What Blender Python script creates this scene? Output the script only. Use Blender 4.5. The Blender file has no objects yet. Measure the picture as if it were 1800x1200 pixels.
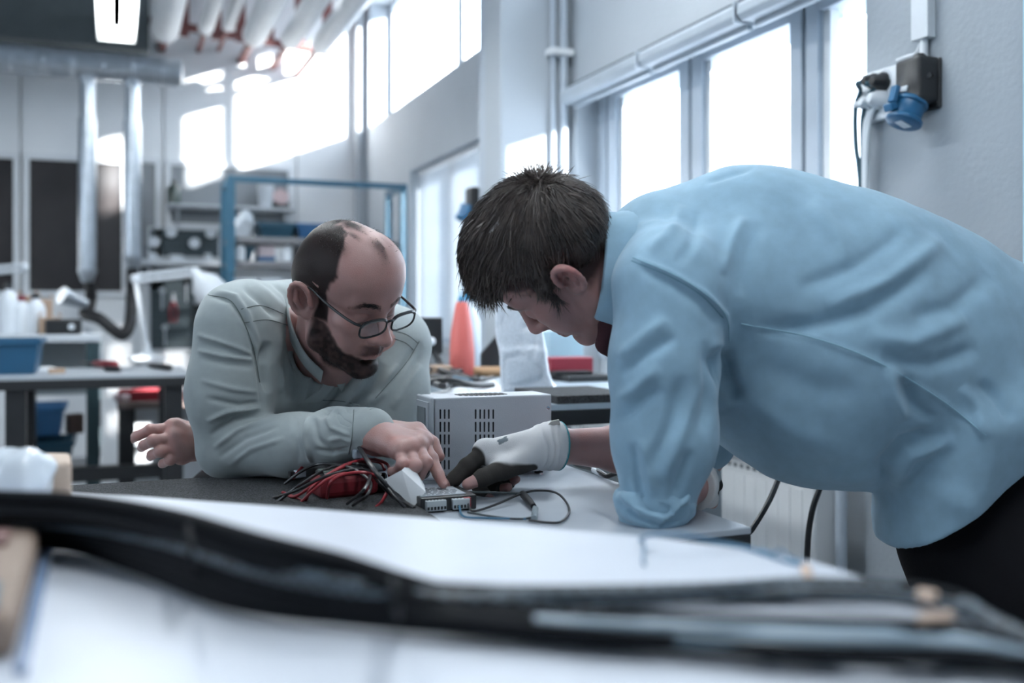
import bpy, bmesh, math, random
import numpy as np
from mathutils import Vector, Matrix

# ------------------------------------------------------------------ camera, world, sun, exposure
SC = bpy.context.scene
COL = SC.collection
F_PX = 1750.0                      # focal length in pixels of the 1800 x 1200 frame
HOR = 549.0                        # image row of the horizon
CAMZ = 1.04                        # camera height above the floor
CA, SA = 0.92848, 0.37139          # the camera looks 21.8 degrees to the right of the room's long axis

cam_data = bpy.data.cameras.new('camera')
cam = bpy.data.objects.new('camera', cam_data)
COL.objects.link(cam)
cam.location = (0, 0, CAMZ)
cam.rotation_euler = (math.pi / 2, 0, -math.atan2(SA, CA))
cam_data.sensor_width = 36.0
cam_data.lens = 36.0 * F_PX / 1800.0
cam_data.shift_y = -(600.0 - HOR) / 1800.0
cam_data.clip_start = 0.05
cam_data.dof.use_dof = True
cam_data.dof.focus_distance = 1.62
cam_data.dof.aperture_fstop = 2.3
SC.camera = cam

world = bpy.data.worlds.new('daylight')
SC.world = world
world.use_nodes = True
_bg = world.node_tree.nodes['Background']
_bg.inputs[0].default_value = (0.80, 0.90, 1.0, 1)
_bg.inputs[1].default_value = 10.0

sun_data = bpy.data.lights.new('sun', 'SUN')
sun_data.energy = 34.0
sun_data.angle = math.radians(1.5)
sun_data.color = (1.0, 0.97, 0.93)
sun = bpy.data.objects.new('sun', sun_data)
COL.objects.link(sun)
sun.rotation_euler = Vector((-0.66, 1.0, -0.25)).to_track_quat('-Z', 'Y').to_euler()

SC.view_settings.view_transform = 'Standard'
SC.view_settings.look = 'None'
SC.view_settings.gamma = 1.0
SC.view_settings.use_curve_mapping = False
SC.view_settings.exposure = 0.18
SC.cycles.max_bounces = 5
SC.cycles.diffuse_bounces = 3
SC.cycles.glossy_bounces = 3
SC.cycles.transmission_bounces = 3
SC.cycles.transparent_max_bounces = 8
SC.cycles.caustics_reflective = False
SC.cycles.caustics_refractive = False

# ------------------------------------------------------------------ places
def W(px, py, D):
    """world point seen at image pixel (px, py) at depth D"""
    x = (px - 900.0) / F_PX * D
    return Vector((x * CA + D * SA, -x * SA + D * CA, CAMZ + (HOR - py) / F_PX * D))
def ray(px, py):
    return W(px, py, 1.0) - Vector((0, 0, CAMZ))
def onZ(px, py, z):
    d = ray(px, py); return Vector((0, 0, CAMZ)) + d * ((z - CAMZ) / d.z)
def onX(px, py, X):
    d = ray(px, py); return Vector((0, 0, CAMZ)) + d * (X / d.x)
def onY(px, py, Y):
    d = ray(px, py); return Vector((0, 0, CAMZ)) + d * (Y / d.y)
def c2w(v):
    """camera frame (right, depth, up from the camera) to world"""
    v = np.asarray(v, float)
    return np.stack([v[..., 0] * CA + v[..., 1] * SA, -v[..., 0] * SA + v[..., 1] * CA, v[..., 2] + CAMZ], -1)
def C(px, py, D):
    """camera-frame point from pixel and depth"""
    return np.array([(px - 900.0) / F_PX * D, D, (HOR - py) / F_PX * D])

# ------------------------------------------------------------------ materials
MATS = {}
def mat(name, col, rough=0.5, metal=0.0, var=0.06, scale=12.0, bump=0.0, bscale=60.0, spec=0.5, coat=0.0, sheen=0.0, sss=0.0, stretch=None):
    if name in MATS: return MATS[name]
    m = bpy.data.materials.new(name); m.use_nodes = True
    nt = m.node_tree; b = nt.nodes['Principled BSDF']
    b.inputs['Roughness'].default_value = rough
    b.inputs['Metallic'].default_value = metal
    b.inputs['Specular IOR Level'].default_value = spec
    b.inputs['Coat Weight'].default_value = coat
    b.inputs['Sheen Weight'].default_value = sheen
    if sss:
        b.inputs['Subsurface Weight'].default_value = sss
        b.inputs['Subsurface Radius'].default_value = (0.010, 0.004, 0.003)
        b.inputs['Subsurface Scale'].default_value = 0.5
    tc = nt.nodes.new('ShaderNodeTexCoord')
    mp = nt.nodes.new('ShaderNodeMapping')
    if stretch: mp.inputs['Scale'].default_value = stretch
    nt.links.new(tc.outputs['Object'], mp.inputs[0])
    n = nt.nodes.new('ShaderNodeTexNoise'); n.inputs['Scale'].default_value = scale; n.inputs['Detail'].default_value = 4
    nt.links.new(mp.outputs[0], n.inputs['Vector'])
    r = nt.nodes.new('ShaderNodeValToRGB')
    c = np.array(col[:3])
    r.color_ramp.elements[0].position = 0.3; r.color_ramp.elements[1].position = 0.7
    r.color_ramp.elements[0].color = (*np.clip(c * (1 - var), 0, 1), 1)
    r.color_ramp.elements[1].color = (*np.clip(c * (1 + var), 0, 1), 1)
    nt.links.new(n.outputs['Fac'], r.inputs[0]); nt.links.new(r.outputs[0], b.inputs['Base Color'])
    if bump:
        n2 = nt.nodes.new('ShaderNodeTexNoise'); n2.inputs['Scale'].default_value = bscale; n2.inputs['Detail'].default_value = 5
        nt.links.new(mp.outputs[0], n2.inputs['Vector'])
        bp = nt.nodes.new('ShaderNodeBump'); bp.inputs['Strength'].default_value = 1.0; bp.inputs['Distance'].default_value = bump
        nt.links.new(n2.outputs['Fac'], bp.inputs['Height']); nt.links.new(bp.outputs[0], b.inputs['Normal'])
    MATS[name] = m
    return m
def glass(name, tint=(1, 1, 1), gloss=0.08, rough=0.0):
    """clear thin sheet: light goes straight through, a little is mirrored"""
    if name in MATS: return MATS[name]
    m = bpy.data.materials.new(name); m.use_nodes = True
    nt = m.node_tree; nt.nodes.clear()
    o = nt.nodes.new('ShaderNodeOutputMaterial'); t = nt.nodes.new('ShaderNodeBsdfTransparent'); t.inputs[0].default_value = (*tint, 1)
    g = nt.nodes.new('ShaderNodeBsdfGlossy'); g.inputs['Roughness'].default_value = rough
    mx = nt.nodes.new('ShaderNodeMixShader'); mx.inputs[0].default_value = gloss
    nt.links.new(t.outputs[0], mx.inputs[1]); nt.links.new(g.outputs[0], mx.inputs[2]); nt.links.new(mx.outputs[0], o.inputs[0])
    MATS[name] = m
    return m
def emis(name, col, s):
    if name in MATS: return MATS[name]
    m = bpy.data.materials.new(name); m.use_nodes = True
    b = m.node_tree.nodes['Principled BSDF']
    b.inputs['Base Color'].default_value = (0.8, 0.8, 0.8, 1)
    b.inputs['Emission Color'].default_value = (*col, 1); b.inputs['Emission Strength'].default_value = s
    MATS[name] = m
    return m

# ------------------------------------------------------------------ objects
ORG = {}                            # world origin of every empty / mesh (no rotations are used)
def tag(o, label=None, cat=None, group=None, kind=None):
    if label: o['label'] = label
    if cat: o['category'] = cat
    if group: o['group'] = group
    if kind: o['kind'] = kind
    return o
def thing(name, loc, label, cat, group=None, kind=None):
    o = bpy.data.objects.new(name, None); COL.objects.link(o)
    o.location = loc; o.empty_display_size = 0.05
    ORG[o] = Vector(loc)
    return tag(o, label, cat, group, kind)
def link_mesh(name, v, f, material, parent=None, smooth=False, origin=None):
    me = bpy.data.meshes.new(name)
    org = ORG[parent] if parent is not None else (Vector(origin) if origin is not None else None)
    v = np.asarray(v, float).reshape(-1, 3)
    if org is None:
        org = Vector(((v[:, 0].min() + v[:, 0].max()) / 2, (v[:, 1].min() + v[:, 1].max()) / 2, v[:, 2].min()))
    me.from_pydata((v - np.array(org)).tolist(), [], f)
    me.update()
    if smooth:
        me.polygons.foreach_set('use_smooth', [True] * len(me.polygons))
    if isinstance(material, (list, tuple)):
        for m_ in material: me.materials.append(m_)
    else:
        me.materials.append(material)
    o = bpy.data.objects.new(name, me); COL.objects.link(o)
    if parent is not None: o.parent = parent
    else: o.location = org
    ORG[o] = org
    return o
class MB:
    """collects shapes; build() links them as one mesh object"""
    def __init__(s): s.v = []; s.f = []
    def raw(s, v, f):
        n = len(s.v); s.v += [tuple(p) for p in v]; s.f += [tuple(i + n for i in q) for q in f]; return s
    def box(s, a, b):
        x0, x1 = sorted((a[0], b[0])); y0, y1 = sorted((a[1], b[1])); z0, z1 = sorted((a[2], b[2]))
        return s.raw([(x0, y0, z0), (x1, y0, z0), (x1, y1, z0), (x0, y1, z0), (x0, y0, z1), (x1, y0, z1), (x1, y1, z1), (x0, y1, z1)],
                     [(0, 3, 2, 1), (4, 5, 6, 7), (0, 1, 5, 4), (1, 2, 6, 5), (2, 3, 7, 6), (3, 0, 4, 7)])
    def obox(s, c, size, rz=0.0, rx=0.0, ry=0.0):
        M = Matrix.Translation(Vector(c)) @ Matrix.Rotation(rz, 4, 'Z') @ Matrix.Rotation(ry, 4, 'Y') @ Matrix.Rotation(rx, 4, 'X')
        h = [q / 2 for q in size]
        v = [M @ Vector((i * h[0], j * h[1], k * h[2])) for k in (-1, 1) for i, j in ((-1, -1), (1, -1), (1, 1), (-1, 1))]
        return s.raw(v, [(0, 3, 2, 1), (4, 5, 6, 7), (0, 1, 5, 4), (1, 2, 6, 5), (2, 3, 7, 6), (3, 0, 4, 7)])
    def tube(s, pts, r, n=8, closed=False, caps=True, flat=1.0):
        pts = [Vector(p) for p in pts]; m = len(pts)
        rr = r if hasattr(r, '__len__') else [r] * m
        t = []
        for i in range(m):
            a = pts[(i - 1) % m] if (closed or i > 0) else pts[0]
            b = pts[(i + 1) % m] if (closed or i < m - 1) else pts[-1]
            d = (b - a); t.append(d.normalized() if d.length > 1e-9 else Vector((0, 0, 1)))
        up = Vector((0, 0, 1)) if abs(t[0].z) < 0.9 else Vector((1, 0, 0))
        nrm = (up - t[0] * up.dot(t[0])).normalized()
        v = []
        for i in range(m):
            nrm = nrm - t[i] * nrm.dot(t[i])
            if nrm.length < 1e-6: nrm = t[i].orthogonal()
            nrm.normalize(); bi = t[i].cross(nrm)
            for k in range(n):
                a = 2 * math.pi * k / n
                v.append(pts[i] + (nrm * math.cos(a) * flat + bi * math.sin(a)) * rr[i])
        f = []
        for i in range(m if closed else m - 1):
            j = (i + 1) % m
            for k in range(n):
                l = (k + 1) % n
                f.append((i * n + k, i * n + l, j * n + l, j * n + k))
        if caps and not closed:
            f.append(tuple(reversed(range(n)))); f.append(tuple((m - 1) * n + k for k in range(n)))
        return s.raw(v, f)
    def cyl(s, p, q, r, r2=None, n=16): return s.tube([p, q], [r, r if r2 is None else r2], n)
    def lathe(s, base, prof, axis=(0, 0, 1), n=20):
        """prof: (distance along the axis, radius)"""
        ax = Vector(axis).normalized(); u = ax.orthogonal().normalized(); w = ax.cross(u)
        v = []; f = []; m = len(prof)
        for h, r in prof:
            for k in range(n):
                a = 2 * math.pi * k / n
                v.append(Vector(base) + ax * h + (u * math.cos(a) + w * math.sin(a)) * r)
        for i in range(m - 1):
            for k in range(n):
                l = (k + 1) % n
                f.append((i * n + k, i * n + l, (i + 1) * n + l, (i + 1) * n + k))
        f.append(tuple(reversed(range(n)))); f.append(tuple((m - 1) * n + k for k in range(n)))
        return s.raw(v, f)
    def prism(s, poly, d):
        """flat polygon (3d points) pushed along d"""
        n = len(poly); d = Vector(d); v = [Vector(p) for p in poly] + [Vector(p) + d for p in poly]
        f = [tuple(reversed(range(n))), tuple(range(n, 2 * n))] + [(i, (i + 1) % n, (i + 1) % n + n, i + n) for i in range(n)]
        return s.raw(v, f)
    def ball(s, c, r, n=10):
        prof = [(-math.cos(math.pi * i / n), max(math.sin(math.pi * i / n), 1e-3)) for i in range(n + 1)]
        r = r if hasattr(r, '__len__') else (r, r, r)
        k = len(s.v); s.lathe((0, 0, 0), prof, n=2 * n)
        for i in range(k, len(s.v)):
            p = s.v[i]; s.v[i] = (c[0] + p[0] * r[0], c[1] + p[1] * r[1], c[2] + p[2] * r[2])
        return s
    def build(s, name, material, parent=None, smooth=False, bev=0.0, seg=2, origin=None, rot=None):
        if bev:
            bm = bmesh.new()
            vs = [bm.verts.new(p) for p in s.v]
            for q in s.f:
                try: bm.faces.new([vs[i] for i in q])
                except ValueError: pass
            bmesh.ops.recalc_face_normals(bm, faces=bm.faces)
            es = [e for e in bm.edges if len(e.link_faces) == 2 and e.calc_face_angle(0) > 0.6]
            bmesh.ops.bevel(bm, geom=es, offset=bev, segments=seg, profile=0.5, affect='EDGES', clamp_overlap=True)
            bm.verts.index_update()
            v = [tuple(p.co) for p in bm.verts]; f = [tuple(q.index for q in p.verts) for p in bm.faces]
            bm.free()
        else:
            v, f = s.v, s.f
        o = link_mesh(name, v, f, material, parent, False, origin)
        bm = bmesh.new(); bm.from_mesh(o.data); bmesh.ops.recalc_face_normals(bm, faces=bm.faces)
        bm.to_mesh(o.data); bm.free()
        if smooth:
            me = o.data
            me.polygons.foreach_set('use_smooth', [True] * len(me.polygons))
            try: me.set_sharp_from_angle(angle=math.radians(40))
            except Exception: pass
        return o
def spline(pts, n=8, closed=False):
    """Catmull-Rom through the points"""
    P = [Vector(p) for p in pts]; m = len(P); out = []
    for i in range(m if closed else m - 1):
        p0 = P[(i - 1) % m] if (closed or i > 0) else P[0] * 2 - P[1]
        p1, p2 = P[i], P[(i + 1) % m]
        p3 = P[(i + 2) % m] if (closed or i < m - 2) else P[-1] * 2 - P[-2]
        for k in range(n):
            t = k / n
            out.append(0.5 * ((2 * p1) + (p2 - p0) * t + (2 * p0 - 5 * p1 + 4 * p2 - p3) * t * t + (3 * p1 - p0 - 3 * p2 + p3) * t ** 3))
    if not closed: out.append(P[-1])
    return out
def copy_tree(o, offset, parent=None):
    c = o.copy(); COL.objects.link(c); c.parent = parent
    if parent is None: c.location = Vector(o.location) + Vector(offset)
    ORG[c] = ORG[o] + Vector(offset)
    for ch in list(o.children): copy_tree(ch, offset, c)
    return c

# ------------------------------------------------------------------ implicit surfaces (for bodies and cloth)
class Field:
    def __init__(s, lo, hi, h):
        s.lo = np.array(lo, float); s.h = h
        n = np.ceil((np.array(hi, float) - s.lo) / h).astype(int) + 1
        s.n = n; s.ax = [(s.lo[i] + h * np.arange(n[i])).astype(np.float32) for i in range(3)]
        s.v = np.full(tuple(n), 1.0, np.float32)
    def sl(s, lo, hi):
        a = np.clip(np.floor((np.array(lo) - s.lo) / s.h).astype(int), 0, s.n); b = np.clip(np.ceil((np.array(hi) - s.lo) / s.h).astype(int) + 1, 0, s.n)
        if np.any(b <= a): return None, None
        S = tuple(slice(a[i], b[i]) for i in range(3))
        return S, (s.ax[0][S[0]][:, None, None], s.ax[1][S[1]][None, :, None], s.ax[2][S[2]][None, None, :])
    def _union(s, S, d, k):
        a = s.v[S]
        if k <= 0: s.v[S] = np.minimum(a, d); return
        h = np.clip(0.5 + 0.5 * (a - d) / k, 0, 1)
        s.v[S] = a * (1 - h) + d * h - k * h * (1 - h)
    def _cut(s, S, d, k):
        a = s.v[S]; d = -d
        if k <= 0: s.v[S] = np.maximum(a, d); return
        h = np.clip(0.5 - 0.5 * (a - d) / k, 0, 1)
        s.v[S] = a * (1 - h) + d * h + k * h * (1 - h)
    def _put(s, S, d, k, cut):
        (s._cut if cut else s._union)(S, d, k)
    def cone(s, p, q, r1, r2=None, k=0.01, cut=False, M=None):
        """rounded cone; M (3x3) optionally squashes space about p: distances measured in M @ (x - p)"""
        r2 = r1 if r2 is None else r2
        p = np.array(p, float); q = np.array(q, float); R = max(r1, r2)
        if M is not None: R = R * np.linalg.norm(np.linalg.inv(M), 2)
        m = R + k * 1.5 + 3 * s.h
        S, X = s.sl(np.minimum(p, q) - m, np.maximum(p, q) + m)
        if S is None: return s
        d0 = [X[i] - np.float32(p[i]) for i in range(3)]; b = q - p
        if M is not None:
            d0 = [sum(np.float32(M[i, j]) * d0[j] for j in range(3)) for i in range(3)]; b = M @ b
        L = float(b @ b) + 1e-12
        t = np.clip((d0[0] * np.float32(b[0]) + d0[1] * np.float32(b[1]) + d0[2] * np.float32(b[2])) / np.float32(L), 0, 1)
        d = np.sqrt((d0[0] - t * np.float32(b[0])) ** 2 + (d0[1] - t * np.float32(b[1])) ** 2 + (d0[2] - t * np.float32(b[2])) ** 2) - (np.float32(r1) + np.float32(r2 - r1) * t)
        s._put(S, d, k, cut); return s
    def ell(s, c, r, k=0.01, R=None, cut=False):
        """ellipsoid; R: 3x3 whose columns are its axes"""
        c = np.array(c, float); r = np.array(r, float); R = np.eye(3) if R is None else np.array(R)
        e = np.sqrt(((R * r) ** 2).sum(1)) + k * 1.5 + 3 * s.h
        S, X = s.sl(c - e, c + e)
        if S is None: return s
        d0 = [X[i] - np.float32(c[i]) for i in range(3)]
        u = [sum(np.float32(R[j, i]) * d0[j] for j in range(3)) for i in range(3)]
        k0 = np.sqrt(sum((u[i] / np.float32(r[i])) ** 2 for i in range(3))); k1 = np.sqrt(sum((u[i] / np.float32(r[i] ** 2)) ** 2 for i in range(3))) + 1e-9
        s._put(S, k0 * (k0 - 1) / k1, k, cut); return s
    def rbox(s, c, half, rad, R=None, k=0.01, cut=False):
        c = np.array(c, float); R = np.eye(3) if R is None else np.array(R); half = np.array(half, float)
        e = np.sqrt(((R * half) ** 2).sum(1)) * 1.2 + rad + k * 1.5 + 3 * s.h
        S, X = s.sl(c - e, c + e)
        if S is None: return s
        d0 = [X[i] - np.float32(c[i]) for i in range(3)]
        u = [np.abs(sum(np.float32(R[j, i]) * d0[j] for j in range(3))) - np.float32(half[i] - rad) for i in range(3)]
        d = np.sqrt(sum(np.maximum(q, 0) ** 2 for q in u)) + np.minimum(np.maximum(np.maximum(u[0], u[1]), u[2]), 0) - np.float32(rad)
        s._put(S, d, k, cut); return s
    def chain(s, pts, rad, k=0.01, cut=False, M=None):
        for i in range(len(pts) - 1): s.cone(pts[i], pts[i + 1], rad[i], rad[i + 1], k, cut, M)
        return s
    def half(s, p, n, k=0.004):
        """cut away everything on the side n points to"""
        n = np.array(n, float); n /= np.linalg.norm(n); p = np.array(p, float)
        d = (s.ax[0][:, None, None] - p[0]) * n[0] + (s.ax[1][None, :, None] - p[1]) * n[1] + (s.ax[2][None, None, :] - p[2]) * n[2]
        s._cut((slice(None),) * 3, -d.astype(np.float32), k); return s
    def mesh(s):
        v = s.v; I = v < 0
        c = np.zeros(tuple(s.n - 1), np.uint8)
        for dx in (0, 1):
            for dy in (0, 1):
                for dz in (0, 1):
                    c += I[dx:I.shape[0] - 1 + dx, dy:I.shape[1] - 1 + dy, dz:I.shape[2] - 1 + dz]
        act = (c > 0) & (c < 8)
        ix = np.argwhere(act); N = len(ix)
        idm = np.full(act.shape, -1, np.int32); idm[act] = np.arange(N)
        acc = np.zeros((N, 3)); cnt = np.zeros(N)
        cor = np.array([(i, j, k) for i in (0, 1) for j in (0, 1) for k in (0, 1)])
        for a in range(8):
            for b in range(a + 1, 8):
                if np.abs(cor[a] - cor[b]).sum() != 1: continue
                pa = ix + cor[a]; pb = ix + cor[b]
                va = v[pa[:, 0], pa[:, 1], pa[:, 2]]; vb = v[pb[:, 0], pb[:, 1], pb[:, 2]]
                m = (va < 0) != (vb < 0)
                t = va[m] / (va[m] - vb[m])
                acc[m] += pa[m] + (pb[m] - pa[m]) * t[:, None]; cnt[m] += 1
        P = s.lo + s.h * acc / cnt[:, None]
        Q = []
        for a in range(3):
            b, d = (a + 1) % 3, (a + 2) % 3
            sa = [slice(None)] * 3; sb = [slice(None)] * 3
            sa[a] = slice(0, -1); sb[a] = slice(1, None)
            A = I[tuple(sa)]; B = I[tuple(sb)]
            e = np.argwhere(A != B)
            ok = (e[:, b] > 0) & (e[:, d] > 0) & (e[:, b] < s.n[b] - 1) & (e[:, d] < s.n[d] - 1)
            e = e[ok]
            ob = np.zeros(3, int); ob[b] = 1; od = np.zeros(3, int); od[d] = 1
            g = lambda x: idm[x[:, 0], x[:, 1], x[:, 2]]
            q = np.stack([g(e - ob - od), g(e - od), g(e), g(e - ob)], 1)
            fl = ~A[e[:, 0], e[:, 1], e[:, 2]]
            q[fl] = q[fl][:, ::-1]
            Q.append(q)
        return P, np.concatenate(Q)
def largest_piece(P, Q):
    lab = np.arange(len(P))
    while True:
        m = lab[Q].min(1); new = lab.copy()
        for i in range(4): np.minimum.at(new, Q[:, i], m)
        new = new[new]; new = new[new]
        if (new == lab).all(): break
        lab = new
    b = np.bincount(lab).argmax(); keep = lab == b; idx = np.cumsum(keep) - 1
    return P[keep], idx[Q[keep[Q[:, 0]]]]
def vnormals(P, Q):
    n = np.cross(P[Q[:, 2]] - P[Q[:, 0]], P[Q[:, 3]] - P[Q[:, 1]])
    N = np.zeros_like(P)
    for i in range(4): np.add.at(N, Q[:, i], n)
    return N / (np.linalg.norm(N, axis=1)[:, None] + 1e-12)
def relax(P, Q, it=2, lam=0.5):
    a = np.concatenate([Q[:, i] for i in range(4)]); b = np.concatenate([Q[:, (i + 1) % 4] for i in range(4)])
    a, b = np.concatenate([a, b]), np.concatenate([b, a])
    cnt = np.bincount(a, minlength=len(P))[:, None] + 1e-9
    for _ in range(it):
        S = np.stack([np.bincount(a, weights=P[b, i], minlength=len(P)) for i in range(3)], 1)
        P = P + lam * (S / cnt - P)
    return P
def big_mesh(name, P, Q, material, parent, attrs=None, cam=True):
    """P in camera frame"""
    me = bpy.data.meshes.new(name)
    V = (c2w(P) if cam else P) - np.array(ORG[parent])
    Q = Q.astype(np.int32)
    me.vertices.add(len(V)); me.vertices.foreach_set('co', V.astype(np.float32).ravel())
    me.loops.add(Q.size); me.loops.foreach_set('vertex_index', Q.ravel())
    me.polygons.add(len(Q)); me.polygons.foreach_set('loop_start', np.arange(0, Q.size, 4, dtype=np.int32))
    me.update(calc_edges=True); me.validate()
    me.polygons.foreach_set('use_smooth', np.ones(len(me.polygons), bool))
    for k, a in (attrs or {}).items():
        at = me.attributes.new(k, 'FLOAT', 'POINT'); at.data.foreach_set('value', np.asarray(a, np.float32))
    me.materials.append(material)
    o = bpy.data.objects.new(name, me); COL.objects.link(o); o.parent = parent; ORG[o] = ORG[parent]
    return o
_rng = np.random.default_rng(7)
_LAT = _rng.random((64, 64, 64)).astype(np.float32)
def noise(P, s):
    """value noise in -1..1, P (n,3), s = frequency (scalar or 3 values)"""
    p = P * np.asarray(s, float); i = np.floor(p).astype(int); f = p - i; f = f * f * (3 - 2 * f); i &= 63; j = (i + 1) & 63
    L = _LAT
    def l(a, b, t): return a + (b - a) * t
    x0, y0, z0 = i.T; x1, y1, z1 = j.T; fx, fy, fz = f.T
    return 2 * l(l(l(L[x0, y0, z0], L[x1, y0, z0], fx), l(L[x0, y1, z0], L[x1, y1, z0], fx), fy),
                 l(l(L[x0, y0, z1], L[x1, y0, z1], fx), l(L[x0, y1, z1], L[x1, y1, z1], fx), fy), fz) - 1
def fold(P, N, pts, w, amp, facing=True):
    """push the surface along a polyline drawn on it; pts: (px, py) in the frame, w: width in px, amp in m (array: per point)"""
    px = 900 + F_PX * P[:, 0] / P[:, 1]; py = HOR - F_PX * P[:, 2] / P[:, 1]
    pts = np.array(pts, float)
    best = np.full(len(P), 1e9); tt = np.zeros(len(P)); seg = np.linalg.norm(np.diff(pts, axis=0), axis=1); cum = np.r_[0, np.cumsum(seg)]
    for i in range(len(pts) - 1):
        a, b = pts[i], pts[i + 1]; d = b - a
        t = np.clip(((px - a[0]) * d[0] + (py - a[1]) * d[1]) / (d @ d), 0, 1)
        r = np.hypot(px - a[0] - t * d[0], py - a[1] - t * d[1])
        m = r < best; best[m] = r[m]; tt[m] = cum[i] + t[m] * seg[i]
    u = tt / cum[-1]
    g = np.exp(-(best / w) ** 2) * np.clip(np.minimum(u, 1 - u) * 5, 0, 1) ** 0.7
    if facing: g = g * np.clip(-N[:, 1] * 2.5, 0, 1)
    return P + N * (amp * g)[:, None]
def unit(v):
    v = np.array(v, float); return v / np.linalg.norm(v)
def frame_from(f, u):
    """3x3: columns right, forward, up"""
    f = unit(f); r = unit(np.cross(f, u)); return np.stack([r, f, np.cross(r, f)], 1)
# ------------------------------------------------------------------ the room
XW, XG, YB, ZC = 1.70, 1.82, 7.2, 3.45
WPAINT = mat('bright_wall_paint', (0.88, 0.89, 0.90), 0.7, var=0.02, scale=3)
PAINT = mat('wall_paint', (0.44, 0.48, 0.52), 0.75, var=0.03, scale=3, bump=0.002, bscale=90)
PLASTER = mat('rough_plaster', (0.30, 0.335, 0.37), 0.85, var=0.03, scale=5, bump=0.0016, bscale=70)
WHITE = mat('white_lacquer', (0.78, 0.80, 0.82), 0.4, var=0.02)
FRAMEM = mat('window_frame_paint', (0.44, 0.50, 0.57), 0.45, var=0.03)
FLOORM = mat('grey_screed', (0.44, 0.46, 0.48), 0.5, var=0.12, scale=4, bump=0.002)
STEELG = mat('galvanised_steel', (0.46, 0.50, 0.54), 0.28, metal=0.9, var=0.1, scale=18)
BLACKP = mat('black_plastic', (0.012, 0.013, 0.015), 0.4, var=0.2)
DGLASS = mat('dark_tinted_glass', (0.045, 0.04, 0.04), 0.12, var=0.25, scale=2)
GGLASS = mat('grey_reflecting_glass', (0.26, 0.28, 0.30), 0.25, var=0.12, scale=2)
PANE = glass('window_glass', (0.97, 0.985, 1.0), 0.06)

def struct(o): o['kind'] = 'structure'; return o
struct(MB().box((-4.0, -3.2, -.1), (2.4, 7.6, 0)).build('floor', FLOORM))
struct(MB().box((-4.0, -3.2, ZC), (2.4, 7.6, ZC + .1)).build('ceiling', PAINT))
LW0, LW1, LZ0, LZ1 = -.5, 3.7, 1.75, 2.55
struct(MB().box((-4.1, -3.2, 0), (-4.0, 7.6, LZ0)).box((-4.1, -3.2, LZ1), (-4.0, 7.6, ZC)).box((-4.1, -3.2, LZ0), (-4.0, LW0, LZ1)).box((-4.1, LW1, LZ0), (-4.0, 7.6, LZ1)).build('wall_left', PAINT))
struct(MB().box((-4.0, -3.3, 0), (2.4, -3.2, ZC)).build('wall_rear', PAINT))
# far wall: a wall with separate facing panels and joints between them
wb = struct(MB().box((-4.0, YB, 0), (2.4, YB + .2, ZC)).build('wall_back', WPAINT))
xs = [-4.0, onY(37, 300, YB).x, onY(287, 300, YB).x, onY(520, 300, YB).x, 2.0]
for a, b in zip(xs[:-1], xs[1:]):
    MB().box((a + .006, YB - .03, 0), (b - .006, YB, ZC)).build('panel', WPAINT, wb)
YF = YB - .03
n_win = [0]
def window(name_parent_label=None):
    n_win[0] += 1
    return n_win[0]
def back_window(x0, y0, x1, y1, m):
    a = onY(x0, y0, YF); b = onY(x1, y1, YF)
    w = thing('window_%d' % window(), (0.5 * (a.x + b.x), YF, b.z), None, None, None, 'structure')
    MB().box((a.x, YF - .012, b.z), (b.x, YF, a.z)).build('pane', m, w)
    f = MB(); t = .035
    f.box((a.x - t, YF - .03, b.z - t), (a.x, YF, a.z + t)).box((b.x, YF - .03, b.z - t), (b.x + t, YF, a.z + t))
    f.box((a.x, YF - .03, a.z), (b.x, YF, a.z + t)).box((a.x, YF - .03, b.z - t), (b.x, YF, b.z))
    f.build('window_frame', WHITE, w)
back_window(-120, 272, 24, 512, DGLASS)
back_window(52, 280, 214, 512, DGLASS)
back_window(247, 287, 273, 500, GGLASS)
back_window(300, 291, 505, 398, GGLASS)

# right wall: plaster pier, window bay, column, far bay; clerestory above
CL0, CL1 = 2.45, 3.25
struct(MB().box((XW, -3.2, 0), (2.05, 1.93, CL0)).build('wall_right', PLASTER))
rw = MB()
rw.box((XW, 1.93, 1.915), (2.05, 3.95, CL0)).box((XW, 3.95, 1.915), (2.05, YB, 2.36))                 # band between the window rows
rw.box((XG - .02, 1.93, 0), (2.05, 3.56, .86))             # parapet under the near windows
rw.box((XW, 3.56, 0), (2.05, 3.98, 1.915))                 # behind the column
rw.box((XW, 5.95, 0), (2.05, YB, 1.915)).box((XW, 3.98, 0), (2.05, 5.95, .86))
rw.box((XW, -3.2, CL1), (2.05, YB, ZC))
for y in (-3.2, -.9, 1.4, 3.6): rw.box((XW, y, CL0), (2.05, y + .35, CL1))
rw.box((XW, 7.0, 2.36), (2.05, YB, CL1)).box((XW, 3.6, 2.36), (2.05, 3.95, CL1))
struct(rw.build('wall_upper', PAINT))
# column with a camera-side face and a chase
struct(MB().box((1.40, 3.62, 0), (XW, 3.80, ZC)).build('pillar', PAINT, bev=.006))
struct(MB().box((1.44, 3.80, 0), (XW, 3.98, ZC)).build('pillar', FRAMEM, bev=.006))
struct(MB().box((onY(622, 300, YF).x, YF - .10, 0), (XW, YF, ZC)).build('pillar', PAINT, bev=.01))
# conduit on the pier edge
c = thing('conduit_pipe', (1.66, 3.585, 0), 'grey vertical conduit pipe clipped to the column beside the windows', 'pipe')
m = MB().cyl((1.655, 3.585, 0), (1.655, 3.585, ZC), .014); m.build('pipe', FRAMEM, c, True)
m = MB().cyl((1.615, 3.60, 0), (1.615, 3.60, ZC), .010); m.build('pipe', FRAMEM, c, True)
MB().box((1.59, 3.56, 2.055), (1.69, 3.62, 2.08)).build('bracket', WHITE, c, bev=.003)

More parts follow.
